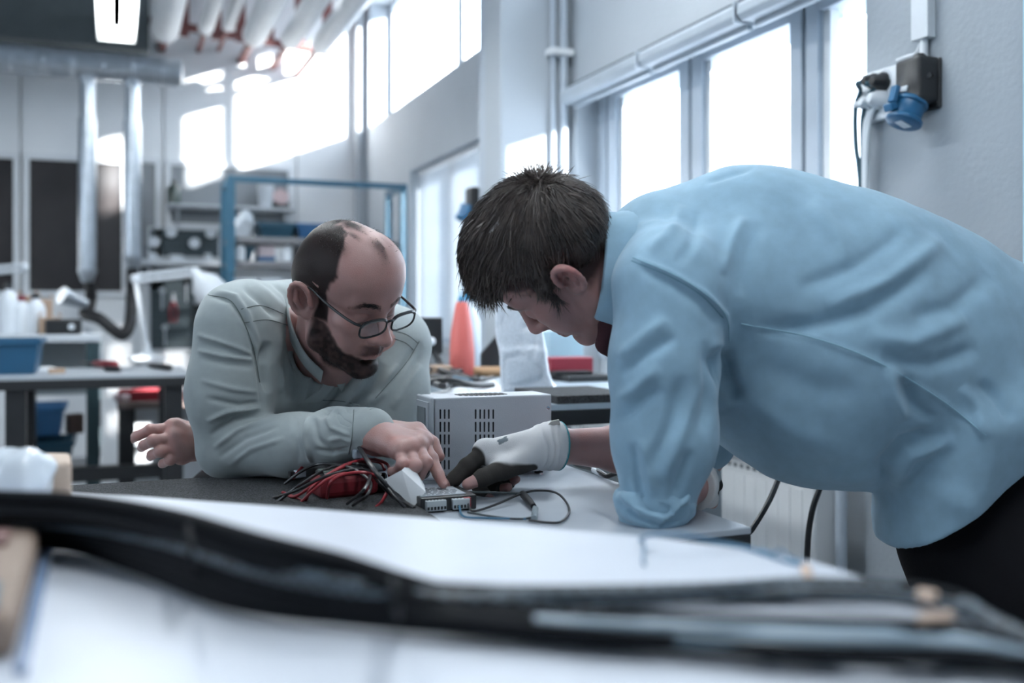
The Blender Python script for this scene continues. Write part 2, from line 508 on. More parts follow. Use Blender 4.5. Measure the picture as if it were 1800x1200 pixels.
def bay_window(y0, y1, z0, z1, panes, jamb=.05, X=XG):
    """frame in the plane X with the given pane spans (y ranges)"""
    w = thing('window_%d' % window(), (X, (y0 + y1) / 2, z0), None, None, None, 'structure')
    edges = [y0] + [q for p in panes for q in p] + [y1]
    f = MB()
    for i in range(0, len(edges), 2):
        a, b = edges[i], edges[i + 1]
        if b - a > .1:       # coupled posts with a groove
            mid = (a + b) / 2
            f = MB(); f.box((X - .03, a, z0), (X + .06, mid - .008, z1)); f.build('window_post', FRAMEM, w, bev=.004)
            f = MB(); f.box((X - .03, mid + .008, z0), (X + .06, b, z1)); f.build('window_post', FRAMEM, w, bev=.004)
            MB().box((X + .01, mid - .008, z0), (X + .04, mid + .008, z1)).build('window_post', FRAMEM, w)
        else:
            f = MB(); f.box((X - .03, a, z0), (X + .06, b, z1)); f.build('window_post', FRAMEM, w, bev=.004)
    for a, b in panes:
        MB().box((X - .03, a, z1 - .05), (X + .06, b, z1)).build('window_rail', FRAMEM, w, bev=.004)
        MB().box((X - .03, a, z0), (X + .06, b, z0 + .06)).build('window_rail', FRAMEM, w, bev=.004)
        MB().box((X - .012, b - .03, z0 + .06), (X + .02, b, z1 - .05)).build('sash_strip', WHITE, w)
        MB().box((X + .02, a, z0 + .06), (X + .026, b, z1 - .05)).build('pane', PANE, w)
    return w
bay_window(1.93, 3.56, .86, 1.915, [(1.98, 2.22), (2.345, 2.80), (2.945, 3.40)])
bay_window(3.98, 5.95, .86, 1.915, [(4.05, 4.62), (4.72, 5.28), (5.38, 5.90)])
bay_window(3.95, 7.0, 2.36, CL1, [(4.0, 4.45), (4.95, 5.42), (5.46, 6.97)], X=XG + .05)
bay_window(1.75, 3.60, CL0, CL1, [(1.8, 2.62), (2.72, 3.55)], X=XG + .05)
bay_window(-.55, 1.40, CL0, CL1, [(-.5, .35), (.45, 1.35)], X=XG + .05)
bay_window(-2.85, -.90, CL0, CL1, [(-2.8, -1.95), (-1.85, -.95)], X=XG + .05)
bay_window(LW0, LW1, LZ0, LZ1, [(LW0 + .06 + k * 1.05, LW0 + .99 + k * 1.05) for k in range(4)], X=-4.05)  # window band added in the unseen left wall, fill light for the near sides
d = bpy.data.lights.new('sky_portal', 'AREA'); d.shape = 'RECTANGLE'; d.size = LW1 - LW0; d.size_y = LZ1 - LZ0; d.cycles.is_portal = True
o = bpy.data.objects.new('sky_portal', d); COL.objects.link(o); o.location = (-4.12, (LW0 + LW1) / 2, (LZ0 + LZ1) / 2)
o.rotation_euler = Matrix(((0, 0, -1), (-1, 0, 0), (0, 1, 0))).to_euler()
for (ya, yb, za, zb) in ((1.93, 3.56, .86, 1.9), (3.98, 5.95, .86, 1.9), (3.95, 7.0, CL0, CL1), (1.75, 3.6, CL0, CL1), (-.55, 1.4, CL0, CL1), (-2.85, -.9, CL0, CL1)):
    d = bpy.data.lights.new('sky_portal', 'AREA'); d.shape = 'RECTANGLE'; d.size = yb - ya; d.size_y = zb - za; d.cycles.is_portal = True
    o = bpy.data.objects.new('sky_portal', d); COL.objects.link(o); o.location = (2.06, (ya + yb) / 2, (za + zb) / 2)
    o.rotation_euler = Matrix(((0, 0, 1), (1, 0, 0), (0, 1, 0))).to_euler()
# roller blind cassettes along the window head
for i, (a, b) in enumerate(((1.94, 2.335), (2.345, 2.895), (2.905, 3.52))):
    r = thing('roller_blind', (1.66, (a + b) / 2, 1.85), ['rolled-up white blind cassette at the window head nearest the plaster pier', 'rolled-up white blind cassette in the middle of the window head', 'rolled-up white blind cassette at the window head beside the column'][i], 'blind', 'roller blind cassettes over the windows')
    m = MB(); m.prism([(1.70, a, 1.905), (1.62, a, 1.905), (1.605, a, 1.89), (1.605, a, 1.865), (1.62, a, 1.85), (1.70, a, 1.85)], (0, b - a, 0)); m.build('cassette', mat('blind_grey', (.36, .41, .46), .5), r, bev=.003)
    MB().box((1.655, a + .01, 1.835), (1.675, b - .01, 1.85)).build('bottom_bar', mat('blind_grey', (.36, .41, .46), .5), r, bev=.003)
    MB().box((1.603, a, 1.848), (1.70, a + .005, 1.906)).build('end_cap', FRAMEM, r)
MB_ = MB().box((1.655, 1.93, 1.907), (1.699, 3.54, 1.93)).build('shadow_strip', mat('painted_shadow_gap', (.06, .075, .09), .6)); MB_['kind'] = 'structure'  # dark strip put in for the shadow gap above the cassettes
# closed white vertical blinds in the far bay
def blind_mat():
    m = bpy.data.materials.new('white_blind_cloth'); m.use_nodes = True; nt = m.node_tree; b = nt.nodes['Principled BSDF']; o = nt.nodes['Material Output']
    b.inputs['Base Color'].default_value = (.8, .83, .86, 1); b.inputs['Roughness'].default_value = .8
    tr = nt.nodes.new('ShaderNodeBsdfTranslucent'); tr.inputs[0].default_value = (.75, .80, .85, 1)
    wv = nt.nodes.new('ShaderNodeTexNoise'); wv.inputs['Scale'].default_value = 200
    mx = nt.nodes.new('ShaderNodeMixShader'); mx.inputs[0].default_value = .30
    nt.links.new(b.outputs[0], mx.inputs[1]); nt.links.new(tr.outputs[0], mx.inputs[2]); nt.links.new(mx.outputs[0], o.inputs[0])
    return m
VB = blind_mat()
vb = thing('vertical_blind', (1.77, 5.0, .9), 'white vertical slat blind closed over the far bay windows', 'blind')
MB().box((1.745, 3.98, 1.885), (1.785, 5.95, 1.912)).build('head_rail', WHITE, vb)
for k in range(19):
    y = 4.03 + k * .103
    MB().obox((1.765, y, 1.385), (.004, .106, .99), .12).build('slat', VB, vb)
# radiator under the window
r = thing('radiator', (1.70, 2.6, .1), 'white panel radiator with perforated top under the windows', 'radiator')
m = MB(); m.box((1.625, 2.03, .12), (1.72, 3.45, .66)); m.build('body', WHITE, r, bev=.008)
for y in np.arange(2.09, 3.42, .05): MB().box((1.6225, y - .016, .14), (1.626, y + .016, .59)).build('rib', WHITE, r, bev=.002)
MB().box((1.612, 2.025, .635), (1.73, 3.455, .672)).build('top_grille', WHITE, r, bev=.006)
for k, y in enumerate(np.arange(2.06, 3.42, .030)): MB().box((1.6235, y, .607), (1.6255, y + .016, .618)).build('slot', mat('dark_slot', (.15, .17, .19), .8), r)
m = MB(); m.cyl((1.655, 1.965, 0), (1.655, 1.965, 1.2), .014); m.cyl((1.655, 1.965, .2), (1.66, 2.05, .2), .012); m.build('supply_pipe', FRAMEM, r, True)
# pipe at the right edge of the frame
p = onX(1797, 200, XW - .02); o = MB().cyl((p.x, p.y - .02, 0), (p.x, p.y - .02, CL0), .014).build('wall_pipe', mat('pale_blue_pipe', (.35, .55, .68), .4), None, True)
tag(o, 'thin pale blue pipe running up the plaster pier', 'pipe')

# added box at the far left, dark colour standing in for the shaded upper wall
a = onY(262, 92, 6.75)
struct(MB().box((-4.0, 6.70, a.z), (a.x, YF, ZC)).build('shade_box', mat('painted_upper_wall_shade', (.085, .10, .105), .7), bev=.01))
# ---- outside: a pale building seen through the panes
ob = thing('neighbour_building', (6.6, 6.0, 0), 'pale building with horizontal bands outside the windows', 'building')
OUTM = mat('outside_render', (.78, .80, .82), .8, var=.03, scale=2)
MB().box((6.6, -1, 0), (8, 14, 1.75)).build('wall', OUTM, ob)
MB().box((6.3, -1, 1.75), (8, 14, 2.05)).build('eaves', mat('outside_eaves', (.55, .60, .66), .7), ob)
MB().box((6.5, -1, 2.05), (8, 14, 3.2)).build('wall', OUTM, ob)
o = struct(MB().box((2.06, -6, -.3), (30, 20, -.1)).build('ground_outside', mat('pale_paving', (.6, .62, .64), .8)))

# ------------------------------------------------------------------ ceiling services
pipes = [(290, 22, .115), (362, 12, .062), (410, 10, .05), (455, 18, .10), (517, 15, .085), (572, 15, .085)]
PIPEM = mat('pipe_wrap', (.80, .82, .84), .5, var=.04, scale=8, bump=.003, bscale=30)
names = ['thickest', 'thin', 'thinnest', 'broad', 'medium', 'medium']
ends = [(290, 50), (362, 48), (402, 44), (448, 60), (512, 68), (565, 78)]
words = ['white insulated ceiling pipe nearest the hanging lamp', 'thin white insulated ceiling pipe, second from the lamp', 'thinnest white insulated ceiling pipe, third from the lamp', 'wide white insulated ceiling pipe, fourth from the lamp', 'white insulated ceiling pipe second from the far window wall', 'white insulated ceiling pipe closest to the far window wall']
for (px, py), (_, w_, r_), lb in zip(ends, pipes, words):
    e = W(px, py, 6.3); r_ = r_ * .78
    o = thing('insulated_pipe', e, lb, 'pipe', 'insulated pipes under the ceiling')
    MB().cyl((e.x, e.y - 3.6, e.z), e, r_, n=24).build('sleeve', PIPEM, o, True)
    MB().lathe((e.x, e.y, e.z), [(0, r_), (.02, r_ * .98), (.05, r_ * .8), (.055, r_ * .55)], (0, 1, 0), 24).build('end_cap', PIPEM, o, True)
    MB().cyl(e, (e.x, YF, e.z), r_ * .35, n=12).build('core_pipe', mat('red_brown_pipe', (.16, .05, .045), .6), o, True)
# rusty bracing behind the pipe ends
br = thing('pipe_bracket', W(430, 60, 6.36), 'red brown steel bracket carrying the ceiling pipes', 'bracket')
a = W(262, 36, 6.36); b = W(612, 76, 6.36)
MB().tube([(a.x, a.y, a.z), (b.x, a.y + .0, b.z + .05)], .028, 6).build('rail', mat('red_brown_pipe', (.16, .05, .045), .6), br)
for px in (325, 385, 430, 485, 545, 600):
    q = W(px, 30, 6.36); MB().box((q.x - .03, a.y - .02, q.z - .10), (q.x + .03, a.y + .02, ZC)).build('hanger', mat('red_brown_pipe', (.16, .05, .045), .6), br)
# cable tray next to them along the window wall
o = MB().box((1.50, 2.0, 3.30), (1.66, YF - .1, 3.36)).build('cable_tray', STEELG); tag(o, 'galvanised cable tray under the ceiling along the window wall', 'cable tray')

def lamp(end, length, label, power):
    L = thing('ceiling_lamp', end, label, 'lamp', 'fluorescent ceiling lamps')
    x, y, z = end; w = .095
    m = MB(); m.prism([(x - .05, y, z + .09), (x - w, y, z + .015), (x - w, y, z), (x - w + .006, y, z), (x - .045, y, z + .08), (x + .045, y, z + .08), (x + w - .006, y, z), (x + w, y, z), (x + w, y, z + .015), (x + .05, y, z + .09)], (0, -length, 0)); m.build('reflector', mat('lamp_reflector', (.50, .50, .48), .4), L)
    m = MB(); m.box((x - w, y, z - .002), (x + w, y + .012, z + .09)); m.build('end_plate', mat('lamp_reflector', (.50, .50, .48), .4), L)
    for s_ in (-1, 1):
        MB().cyl((x + s_ * .035, y - length + .03, z + .035), (x + s_ * .035, y - .03, z + .035), .015, n=12).build('tube', emis('fluorescent_tube_%d' % power, (.90, .96, 1.0), power), L, True)
    for yy in (y - .3, y - length + .3): MB().cyl((x, yy, z + .09), (x, yy, ZC), .006, n=6).build('hanger', STEELG, L)
    MB().box((x - .05, y - length, z + .08), (x + .05, y, z + .12)).build('ballast_box', WHITE, L)
e = W(205, 72, 5.2)
lamp((e.x, e.y, e.z), 1.6, 'white fluorescent twin-tube lamp hanging above the duct', 45)
lamp((e.x, e.y - 2.1, e.z), 1.5, 'unseen fluorescent lamp added above the camera side of the hall, nearer bench row', 70)  # this and the next two: out-of-frame lamps added for light from above
lamp((e.x + 1.1, e.y - 2.3, e.z + .3), 1.5, 'unseen fluorescent lamp added above the two people at the bench', 70)
lamp((e.x + .5, e.y - 4.6, e.z + .3), 1.5, 'unseen fluorescent lamp added above the foreground table', 70)

# extraction duct with two drops
du = thing('extraction_duct', W(160, 115, 6.0), 'galvanised spiral duct with two drop pipes below the ceiling', 'duct')
q = W(318, 128, 6.0)
MB().cyl((-4, q.y, q.z), (q.x - .05, q.y, q.z), .083, n=28).build('main_pipe', STEELG, du, True)
MB().lathe((q.x - .05, q.y, q.z), [(0, .086), (.05, .086), (.055, .075)], (1, 0, 0), 28).build('end_cap', STEELG, du, True)
for k in range(9):
    xx = q.x - .12 - k * .16; MB().lathe((xx, q.y, q.z), [(0, .083), (.004, .0865), (.010, .0865), (.014, .083)], (1, 0, 0), 28).build('seam_ring', STEELG, du, True)
for px, zb_ in ((155, 480), (232, 455)):
    t0 = W(px, 128, 6.0); b0 = W(px, 225, 6.0); b1 = W(px, zb_, 6.0)
    MB().cyl((t0.x, q.y, q.z - .06), (t0.x, q.y, b0.z), .042, n=20).build('drop_pipe', STEELG, du, True)
    MB().lathe((t0.x, q.y, q.z - .09), [(-.02, .046), (.01, .05), (.03, .06)], (0, 0, 1), 20).build('collar', STEELG, du, True)
    MB().cyl((t0.x, q.y, b0.z + .02), (t0.x, q.y, b1.z), .050, n=20).build('drop_pipe', STEELG, du, True)
    MB().lathe((t0.x, q.y, b1.z), [(-.06, .032), (-.02, .045), (.0, .053), (.02, .053)], (0, 0, 1), 20).build('reducer', STEELG, du, True)
ho = thing('suction_hose', W(160, 560, 5.9), 'black flexible suction hose with silver nozzle hanging from the duct', 'hose')
s0 = W(158, 485, 6.0)
path = spline([(s0.x, q.y, s0.z), W(160, 520, 5.95), W(155, 545, 5.9), W(150, 552, 5.8), W(175, 560, 5.75), W(200, 580, 5.75), W(216, 588, 5.78), W(228, 570, 5.85), W(232, 520, 5.95), (W(232, 470, 6.0).x, q.y, W(232, 462, 6.0).z)], 10)
MB().tube(path, [.032 + .004 * (i % 2) for i in range(len(path))], 12).build('hose', mat('black_rubber', (.014, .014, .016), .55), ho, True)
nz0 = W(150, 535, 5.75); nz1 = W(112, 520, 5.65)
MB().lathe(nz0, [(0, .03), (.05, .034), (.10, .042), (.14, .05), (.15, .05)], nz1 - nz0, 20).build('nozzle', STEELG, ho, True)
# ------------------------------------------------------------------ far left: wall shelves, peg boards, blue rack
BLUEM = mat('blue_powder_coat', (.030, .115, .185), .4, var=.08)
TEALBIN = mat('dark_teal_bin', (.010, .06, .10), .45, var=.08)
BLUEBIN = mat('blue_bin', (.025, .11, .25), .45, var=.08)
SHELFM = mat('shelf_white', (.56, .59, .62), .5, var=.04)
PEGM = mat('peg_board_paint', (.035, .055, .065), .6, var=.15, scale=30)
CARD = mat('cardboard', (.42, .30, .22), .8, var=.1, scale=20)
REDP = mat('red_plastic', (.20, .012, .02), .4, var=.1)
CLEARW = mat('white_plastic', (.66, .70, .74), .35, var=.04)
YS = YF - .16                       # plane of the items on the wall
def P3(px, py, Y=YS): return onY(px, py, Y)
def slab(name, x0, x1, ytop, thick_px, depth, m, label, cat, Y=None, **kw):
    Y = Y or YS - depth / 2
    a = onY(x0, ytop, Y); b = onY(x1, ytop + thick_px, Y)
    o = MB().box((a.x, Y, b.z), (b.x, Y + depth, a.z)).build(name, m, None, bev=.004); tag(o, label, cat, **kw); return o, a, b
sh = thing('wall_shelf', P3(400, 370), 'upper white wall shelf under the grey interior window', 'shelf')
a = P3(296, 357, YF - .25); b = P3(522, 370, YF - .25)
MB().box((a.x, YF - .25, b.z), (b.x, YF, a.z)).build('board', SHELFM, sh, bev=.004)
for px in (312, 420, 505):
    q = P3(px, 370, YF - .2); MB().prism([(q.x, YF - .2, b.z), (q.x, YF, b.z), (q.x, YF, b.z - .14)], (.015, 0, 0)).build('bracket', SHELFM, sh)
ztop = a.z
def bottle(name, x, y, z, r, h, m, capm, label, cat='bottle', group=None):
    t = thing(name, (x, y, z), label, cat, group)
    MB().lathe((x, y, z), [(0, r * .9), (.01 * h, r), (.62 * h, r), (.75 * h, r * .75), (.82 * h, r * .38), (.88 * h, r * .36)], n=18).build('body', m, t, True)
    MB().lathe((x, y, z + .87 * h), [(0, r * .42), (.12 * h, r * .40), (.13 * h, r * .3)], n=14).build('cap', capm, t, True)
    return t
q = P3(305, 350, YF - .13)
bottle('bottle', q.x, YF - .13, ztop, .045, .17, mat('dark_green_glass', (.05, .07, .06), .2), BLACKP, 'small dark bottle at the left end of the upper wall shelf')
q = P3(467, 350, YF - .13)
t = thing('paper_cup', (q.x, YF - .13, ztop), 'tall white paper cup on the upper wall shelf', 'cup')
MB().lathe((q.x, YF - .13, ztop), [(0, .04), (.004, .043), (.15, .055), (.155, .058), (.16, .055), (.155, .052), (.02, .04)], n=20).build('body', CLEARW, t, True)
q = P3(493, 350, YF - .13)
t = thing('tape_dispenser', (q.x, YF - .13, ztop), 'dark tape dispenser with pale pink roll on the upper shelf', 'tape')
MB().prism([(q.x - .06, YF - .15, ztop), (q.x + .06, YF - .15, ztop), (q.x + .06, YF - .15, ztop + .05), (q.x + .03, YF - .15, ztop + .03), (q.x - .06, YF - .15, ztop + .06)], (0, .05, 0)).build('base', BLACKP, t, bev=.004)
MB().lathe((q.x, YF - .15, ztop + .085), [(0, .02), (0, .055), (.04, .055), (.04, .02)], (0, 1, 0), 20).build('roll', mat('pink_tape', (.62, .46, .46), .5), t, True)

# lower white shelf and peg boards either side of it
ls = thing('wall_shelf', P3(400, 470), 'long lower white wall shelf between the two peg boards', 'shelf')
a2 = P3(243, 455, YF - .30); b2 = P3(545, 469, YF - .30)
MB().box((a2.x, YF - .30, b2.z), (b2.x, YF, a2.z)).build('board', SHELFM, ls, bev=.004)
for px in (262, 400, 530):
    q = P3(px, 470, YF - .25); MB().prism([(q.x, YF - .25, b2.z), (q.x, YF, b2.z), (q.x, YF, b2.z - .16)], (.015, 0, 0)).build('bracket', SHELFM, ls)
def peg(x0, y0, x1, y1, label, dots, tools):
    a = P3(x0, y0, YF - .02); b = P3(x1, y1, YF - .02)
    t = thing('peg_board', ((a.x + b.x) / 2, YF, b.z), label, 'peg board')
    MB().box((a.x, YF - .03, b.z), (b.x, YF - .005, a.z)).build('board', PEGM, t)
    hm = mat('peg_slot', (.006, .008, .01), .8)
    nx = 14; ny = max(3, int((a.z - b.z) / .045)); mm = MB()
    for i in range(nx):
        for j in range(ny):
            x = a.x + (i + .5) * (b.x - a.x) / nx; z = b.z + (j + .5) * (a.z - b.z) / ny
            mm.box((x - .008, YF - .0315, z - .005), (x + .008, YF - .030, z + .005))
    o = mm.build('slots', hm, t); o['kind'] = 'stuff'
    f = MB(); w = .014
    f.box((a.x - w, YF - .035, b.z - w), (b.x + w, YF - .003, b.z)).box((a.x - w, YF - .035, a.z), (b.x + w, YF - .003, a.z + w)).box((a.x - w, YF - .035, b.z), (a.x, YF - .003, a.z)).box((b.x, YF - .035, b.z), (b.x + w, YF - .003, a.z))
    f.build('board_frame', SHELFM, t)
    return t
peg(264, 402, 384, 452, 'upper dark perforated peg board hung with white tape rolls', None, None)
peg(264, 478, 384, 612, 'lower dark perforated peg board hung with hand tools', None, None)
spots = ['top left', 'top right', 'lower left', 'lower middle']
for (px, py), wd in zip(((301, 408), (371, 409), (271, 425), (342, 427)), ('second', 'rightmost', 'leftmost', 'third')):
    q = P3(px, py, YF - .06)
    t = thing('tape_roll', (q.x, YF - .06, q.z - .05), wd + ' white tape roll hanging on the upper peg board' + (' from the left' if wd in ('second', 'third') else ''), 'tape', 'tape rolls on the peg board')
    MB().lathe((q.x, YF - .035, q.z), [(0, .018), (0, .035), (-.04, .035), (-.04, .018)], (0, 1, 0), 20).build('roll', CLEARW, t, True)
    MB().cyl((q.x, YF - .09, q.z + .016), (q.x, YF - .02, q.z + .016), .004, n=8).build('peg', STEELG, t)
TOOLM = mat('tool_steel', (.5, .53, .56), .3, metal=.8)
def hung(px, py, kind, label, col):
    q = P3(px, py, YF - .06); x, z = q.x, q.z
    t = thing(kind, (x, YF - .06, z), label, kind.replace('_', ' '))
    if kind == 'pliers':
        for s_ in (-1, 1):
            MB().tube(spline([(x + s_ * .004, YF - .05, z + .02), (x + s_ * .022, YF - .05, z - .04), (x + s_ * .014, YF - .05, z - .12)], 5), .008, 8).build('handle', col, t, True)
        MB().prism([(x - .014, YF - .055, z + .02), (x + .014, YF - .055, z + .02), (x + .006, YF - .055, z + .08), (x - .006, YF - .055, z + .08)], (0, .012, 0)).build('jaws', TOOLM, t, bev=.002)
    elif kind == 'screwdriver':
        MB().lathe((x, YF - .05, z), [(0, .012), (.01, .015), (.07, .014), (.09, .010)], n=12).build('handle', col, t, True)
        MB().cyl((x, YF - .05, z), (x, YF - .05, z - .12), .004, n=8).build('shaft', TOOLM, t)
    else:
        MB().box((x - .006, YF - .055, z - .13), (x + .006, YF - .045, z)).build('shaft', TOOLM, t, bev=.002)
        MB().lathe((x, YF - .058, z), [(0, .02), (.018, .02)], (0, 1, 0), 12).build('jaws', TOOLM, t)
hung(285, 510, 'spanner', 'steel spanner at the upper left of the lower peg board', None)
hung(305, 535, 'pliers', 'pliers with red handles hanging on the lower peg board', REDP)
hung(328, 500, 'screwdriver', 'black screwdriver hanging upright on the lower peg board', BLACKP)
hung(345, 540, 'pliers', 'pliers with dark handles on the right half of the lower peg board', BLACKP)
hung(366, 535, 'screwdriver', 'red screwdriver at the right side of the lower peg board', REDP)
hung(290, 575, 'spanner', 'steel spanner at the bottom left of the lower peg board', None)
for px, w_, h_, wd in ((268, 12, 12, 'left end of the long lower shelf'), (310, 20, 9, 'long lower shelf below the tape rolls'), (365, 9, 12, 'long lower shelf, upright beside the blue rack')):
    q = P3(px, 455, YF - .15); s_ = 6.8 / F_PX
    t = thing('parts_box', (q.x, YF - .15, a2.z), 'small white parts box at the ' + wd if 'end' in wd else 'small white parts box on the ' + wd, 'box')
    MB().box((q.x - w_ * s_ / 2, YF - .19, a2.z), (q.x + w_ * s_ / 2, YF - .10, a2.z + h_ * s_)).build('box', CLEARW, t, bev=.004)
    MB().box((q.x - w_ * s_ / 2 - .003, YF - .193, a2.z + h_ * s_ - .012), (q.x + w_ * s_ / 2 + .003, YF - .097, a2.z + h_ * s_ + .004)).build('lid', SHELFM, t, bev=.002)

# blue rack standing in front of the wall
RY = 5.35; RD = .32
rk = thing('storage_rack', (onY(555, 310, RY).x, RY, 0), 'blue steel storage rack with open frame holding blue bins', 'rack')
xl = onY(405, 310, RY).x; xr = onY(709, 310, RY).x; zt = onY(405, 309, RY).z
zt2 = zt
for x, y, nm in ((xl, RY, 'post'), (xr, RY, 'post'), (xl, RY + RD, 'post'), (xr, RY + RD, 'post')):
    MB().box((x - .018, y - .02, 0), (x + .018, y + .02, zt)).build('post', BLUEM, rk, bev=.003)
for y in (RY,): MB().box((xl, y - .012, zt - .030), (xr, y + .012, zt)).build('top_bar', BLUEM, rk, bev=.003)
for x in (xl, xr): MB().box((x - .012, RY, zt - .035), (x + .012, RY + RD, zt)).build('side_bar', BLUEM, rk, bev=.003)
for z0_, z1_ in ((zt - .22, zt - .03), (onY(405, 470, RY).z, onY(405, 395, RY).z)):
    MB().prism([(xl - .026, RY - .026, z0_), (xl - .018, RY - .026, z0_ - .03), (xl + .018, RY - .026, z0_ - .03), (xl + .022, RY - .026, z0_), (xl + .022, RY - .026, z1_), (xl - .026, RY - .026, z1_)], (0, .008, 0)).build('gusset', BLUEM, rk)
zs1 = onY(450, 416, RY).z; zs2 = onY(450, 458, RY).z
for z in (zs1, zs2, zs2 - .45, .18): MB().box((xl, RY, z - .03), (xr, RY + RD, z)).build('shelf', mat('rack_shelf', (.22, .22, .23), .5), rk, bev=.003)
def bin_(px0, px1, h_px, z, y, m, label, Y=None, depth=.3, name='storage_bin', group='blue storage bins'):
    Y = Y or RY + .05; D_ = onY((px0 + px1) / 2, 500, Y); s_ = (D_.x * SA + D_.y * CA) / F_PX
    x0 = onY(px0, 500, Y).x; x1 = onY(px1, 500, Y).x; h = h_px * s_
    t = thing(name, ((x0 + x1) / 2, Y + depth / 2, z), label, 'bin', group)
    k = .018; tk = .006
    m_ = MB()
    def ring(z_, ins): return [(x0 + ins, Y + ins, z_), (x1 - ins, Y + ins, z_), (x1 - ins, Y + depth - ins, z_), (x0 + ins, Y + depth - ins, z_)]
    v = ring(z, k) + ring(z + h, 0) + ring(z + h, tk) + ring(z + .01, k + tk)
    f = [(3, 2, 1, 0), (12, 13, 14, 15)]
    for r_ in range(3):
        for i in range(4): f.append((r_ * 4 + i, r_ * 4 + (i + 1) % 4, r_ * 4 + 4 + (i + 1) % 4, r_ * 4 + 4 + i))
    m_.raw(v, f); m_.build('body', m, t)
    r_ = MB(); o_ = .008
    r_.box((x0 - o_, Y - o_, z + h - .02), (x1 + o_, Y, z + h)).box((x0 - o_, Y + depth, z + h - .02), (x1 + o_, Y + depth + o_, z + h)).box((x0 - o_, Y, z + h - .02), (x0, Y + depth, z + h)).box((x1, Y, z + h - .02), (x1 + o_, Y + depth, z + h))
    r_.build('rim', m, t)
    return t
bin_(456, 519, 27, zs1, 0, TEALBIN, 'dark teal bin on the upper shelf of the blue rack')
bin_(523, 586, 27, zs1, 0, BLUEBIN, 'brighter blue bin on the upper rack shelf, beside the dark teal one')
bin_(414, 447, 26, zs2, 0, TEALBIN, 'small dark teal bin on the rack shelf below the white bag')
def bag(name, px, y_bot, w_px, h_px, Y, z, m, label, cat='bag'):
    c_ = onY(px, y_bot, Y); s_ = (c_.x * SA + c_.y * CA) / F_PX; w_, h_ = w_px * s_, h_px * s_
    F = Field((c_.x - w_, Y - w_, z - .05), (c_.x + w_, Y + w_, z + h_ * 1.3), .008)
    F.ell((c_.x, Y, z + h_ * .4), (w_ * .5, w_ * .4, h_ * .45), .03); F.ell((c_.x + w_ * .1, Y, z + h_ * .75), (w_ * .3, w_ * .25, h_ * .3), .04); F.half((0, 0, z), (0, 0, -1), .01)
    P, Q = F.mesh(); N = vnormals(P, Q); P = P + N * (noise(P, 30) * .008 + noise(P, 70) * .004)[:, None]; P[:, 2] = np.maximum(P[:, 2], z)
    t = thing(name, (c_.x, Y, z), label, cat); big_mesh('sack', P, Q, m, t, cam=False); return t
bag('plastic_bag', 429, 414, 36, 50, RY + .16, zs1, CLEARW, 'crumpled white plastic bag on the upper rack shelf')
q = onY(466, 455, RY + .12)
t = thing('tissue_box', (q.x, RY + .12, zs2), 'white and pink carton with blue base on the middle rack shelf', 'box')
s_ = 5.6 / F_PX
MB().box((q.x - 14 * s_, RY + .05, zs2), (q.x + 14 * s_, RY + .2, zs2 + 8 * s_)).build('base', BLUEBIN, t, bev=.003)
MB().box((q.x - 13 * s_, RY + .055, zs2 + 8 * s_), (q.x + 13 * s_, RY + .195, zs2 + 27 * s_)).build('carton', mat('pale_pink_card', (.66, .56, .58), .7), t, bev=.004)
for px, m_, lb in ((422, CLEARW, 'short white jar on the middle rack shelf in front of the teal bin'), (505, CLEARW, 'white bottle on the middle rack shelf near the head of the bearded person'), (521, BLACKP, 'black bottle on the middle rack shelf beside a white one')):
    q = onY(px, 455, RY + .04); bottle('bottle', q.x, RY + .04, zs2, .028, .10, m_, BLACKP if m_ is not BLACKP else CLEARW, lb)
for px0, px1, lb in ((415, 452, 'white carton on the lower rack shelf, left one'), (456, 498, 'white carton on the lower rack shelf, right one')):
    x0 = onY(px0, 500, RY + .03).x; x1 = onY(px1, 500, RY + .03).x; z = zs2 - .45
    t = thing('carton', ((x0 + x1) / 2, RY + .15, z), lb, 'box'); hh = .36
    MB().box((x0, RY + .03, z), (x1, RY + .33, z + hh)).build('box', CLEARW, t, bev=.004)
    MB().box((x0 + .02, RY + .0285, z + .24), (x1 - .05, RY + .0305, z + .28)).build('printed_label', mat('grey_print', (.35, .38, .42), .6), t)
# items of the blue rack reach no further; a dark object on the lower shelf to its left is the lamp

# ------------------------------------------------------------------ left background bench with lamp, blue bin and tools
BZ = .80
fe = onZ(165, 660, BZ); BY0 = fe.y; BX0, BX1 = -1.6, .28
DARKT = mat('dark_bench_edge', (.009, .010, .012), .5, var=.1)
GREYTOP = mat('grey_laminate', (.36, .39, .42), .35, var=.03)
TEALLEG = mat('dark_teal_leg', (.02, .05, .06), .5)
bt = thing('workbench', ((BX0 + BX1) / 2, BY0 + .35, 0), 'grey workbench with dark front edge behind the bearded person', 'workbench')
MB().box((BX0, BY0 + .004, BZ - .012), (BX1, BY0 + .60, BZ)).build('top', GREYTOP, bt)
MB().box((BX0, BY0, BZ - .05), (BX1, BY0 + .60, BZ - .0125)).build('edge', DARKT, bt, bev=.003)
for x in (onY(28, 700, BY0 + .05).x, BX1 - .06):
    for y in (BY0 + .06, BY0 + .54): MB().box((x - .035, y - .035, 0), (x + .035, y + .035, BZ - .05)).build('leg', BLACKP, bt, bev=.004)
MB().box((BX0, BY0 + .50, .32), (BX1, BY0 + .56, .38)).build('stretcher', BLACKP, bt)
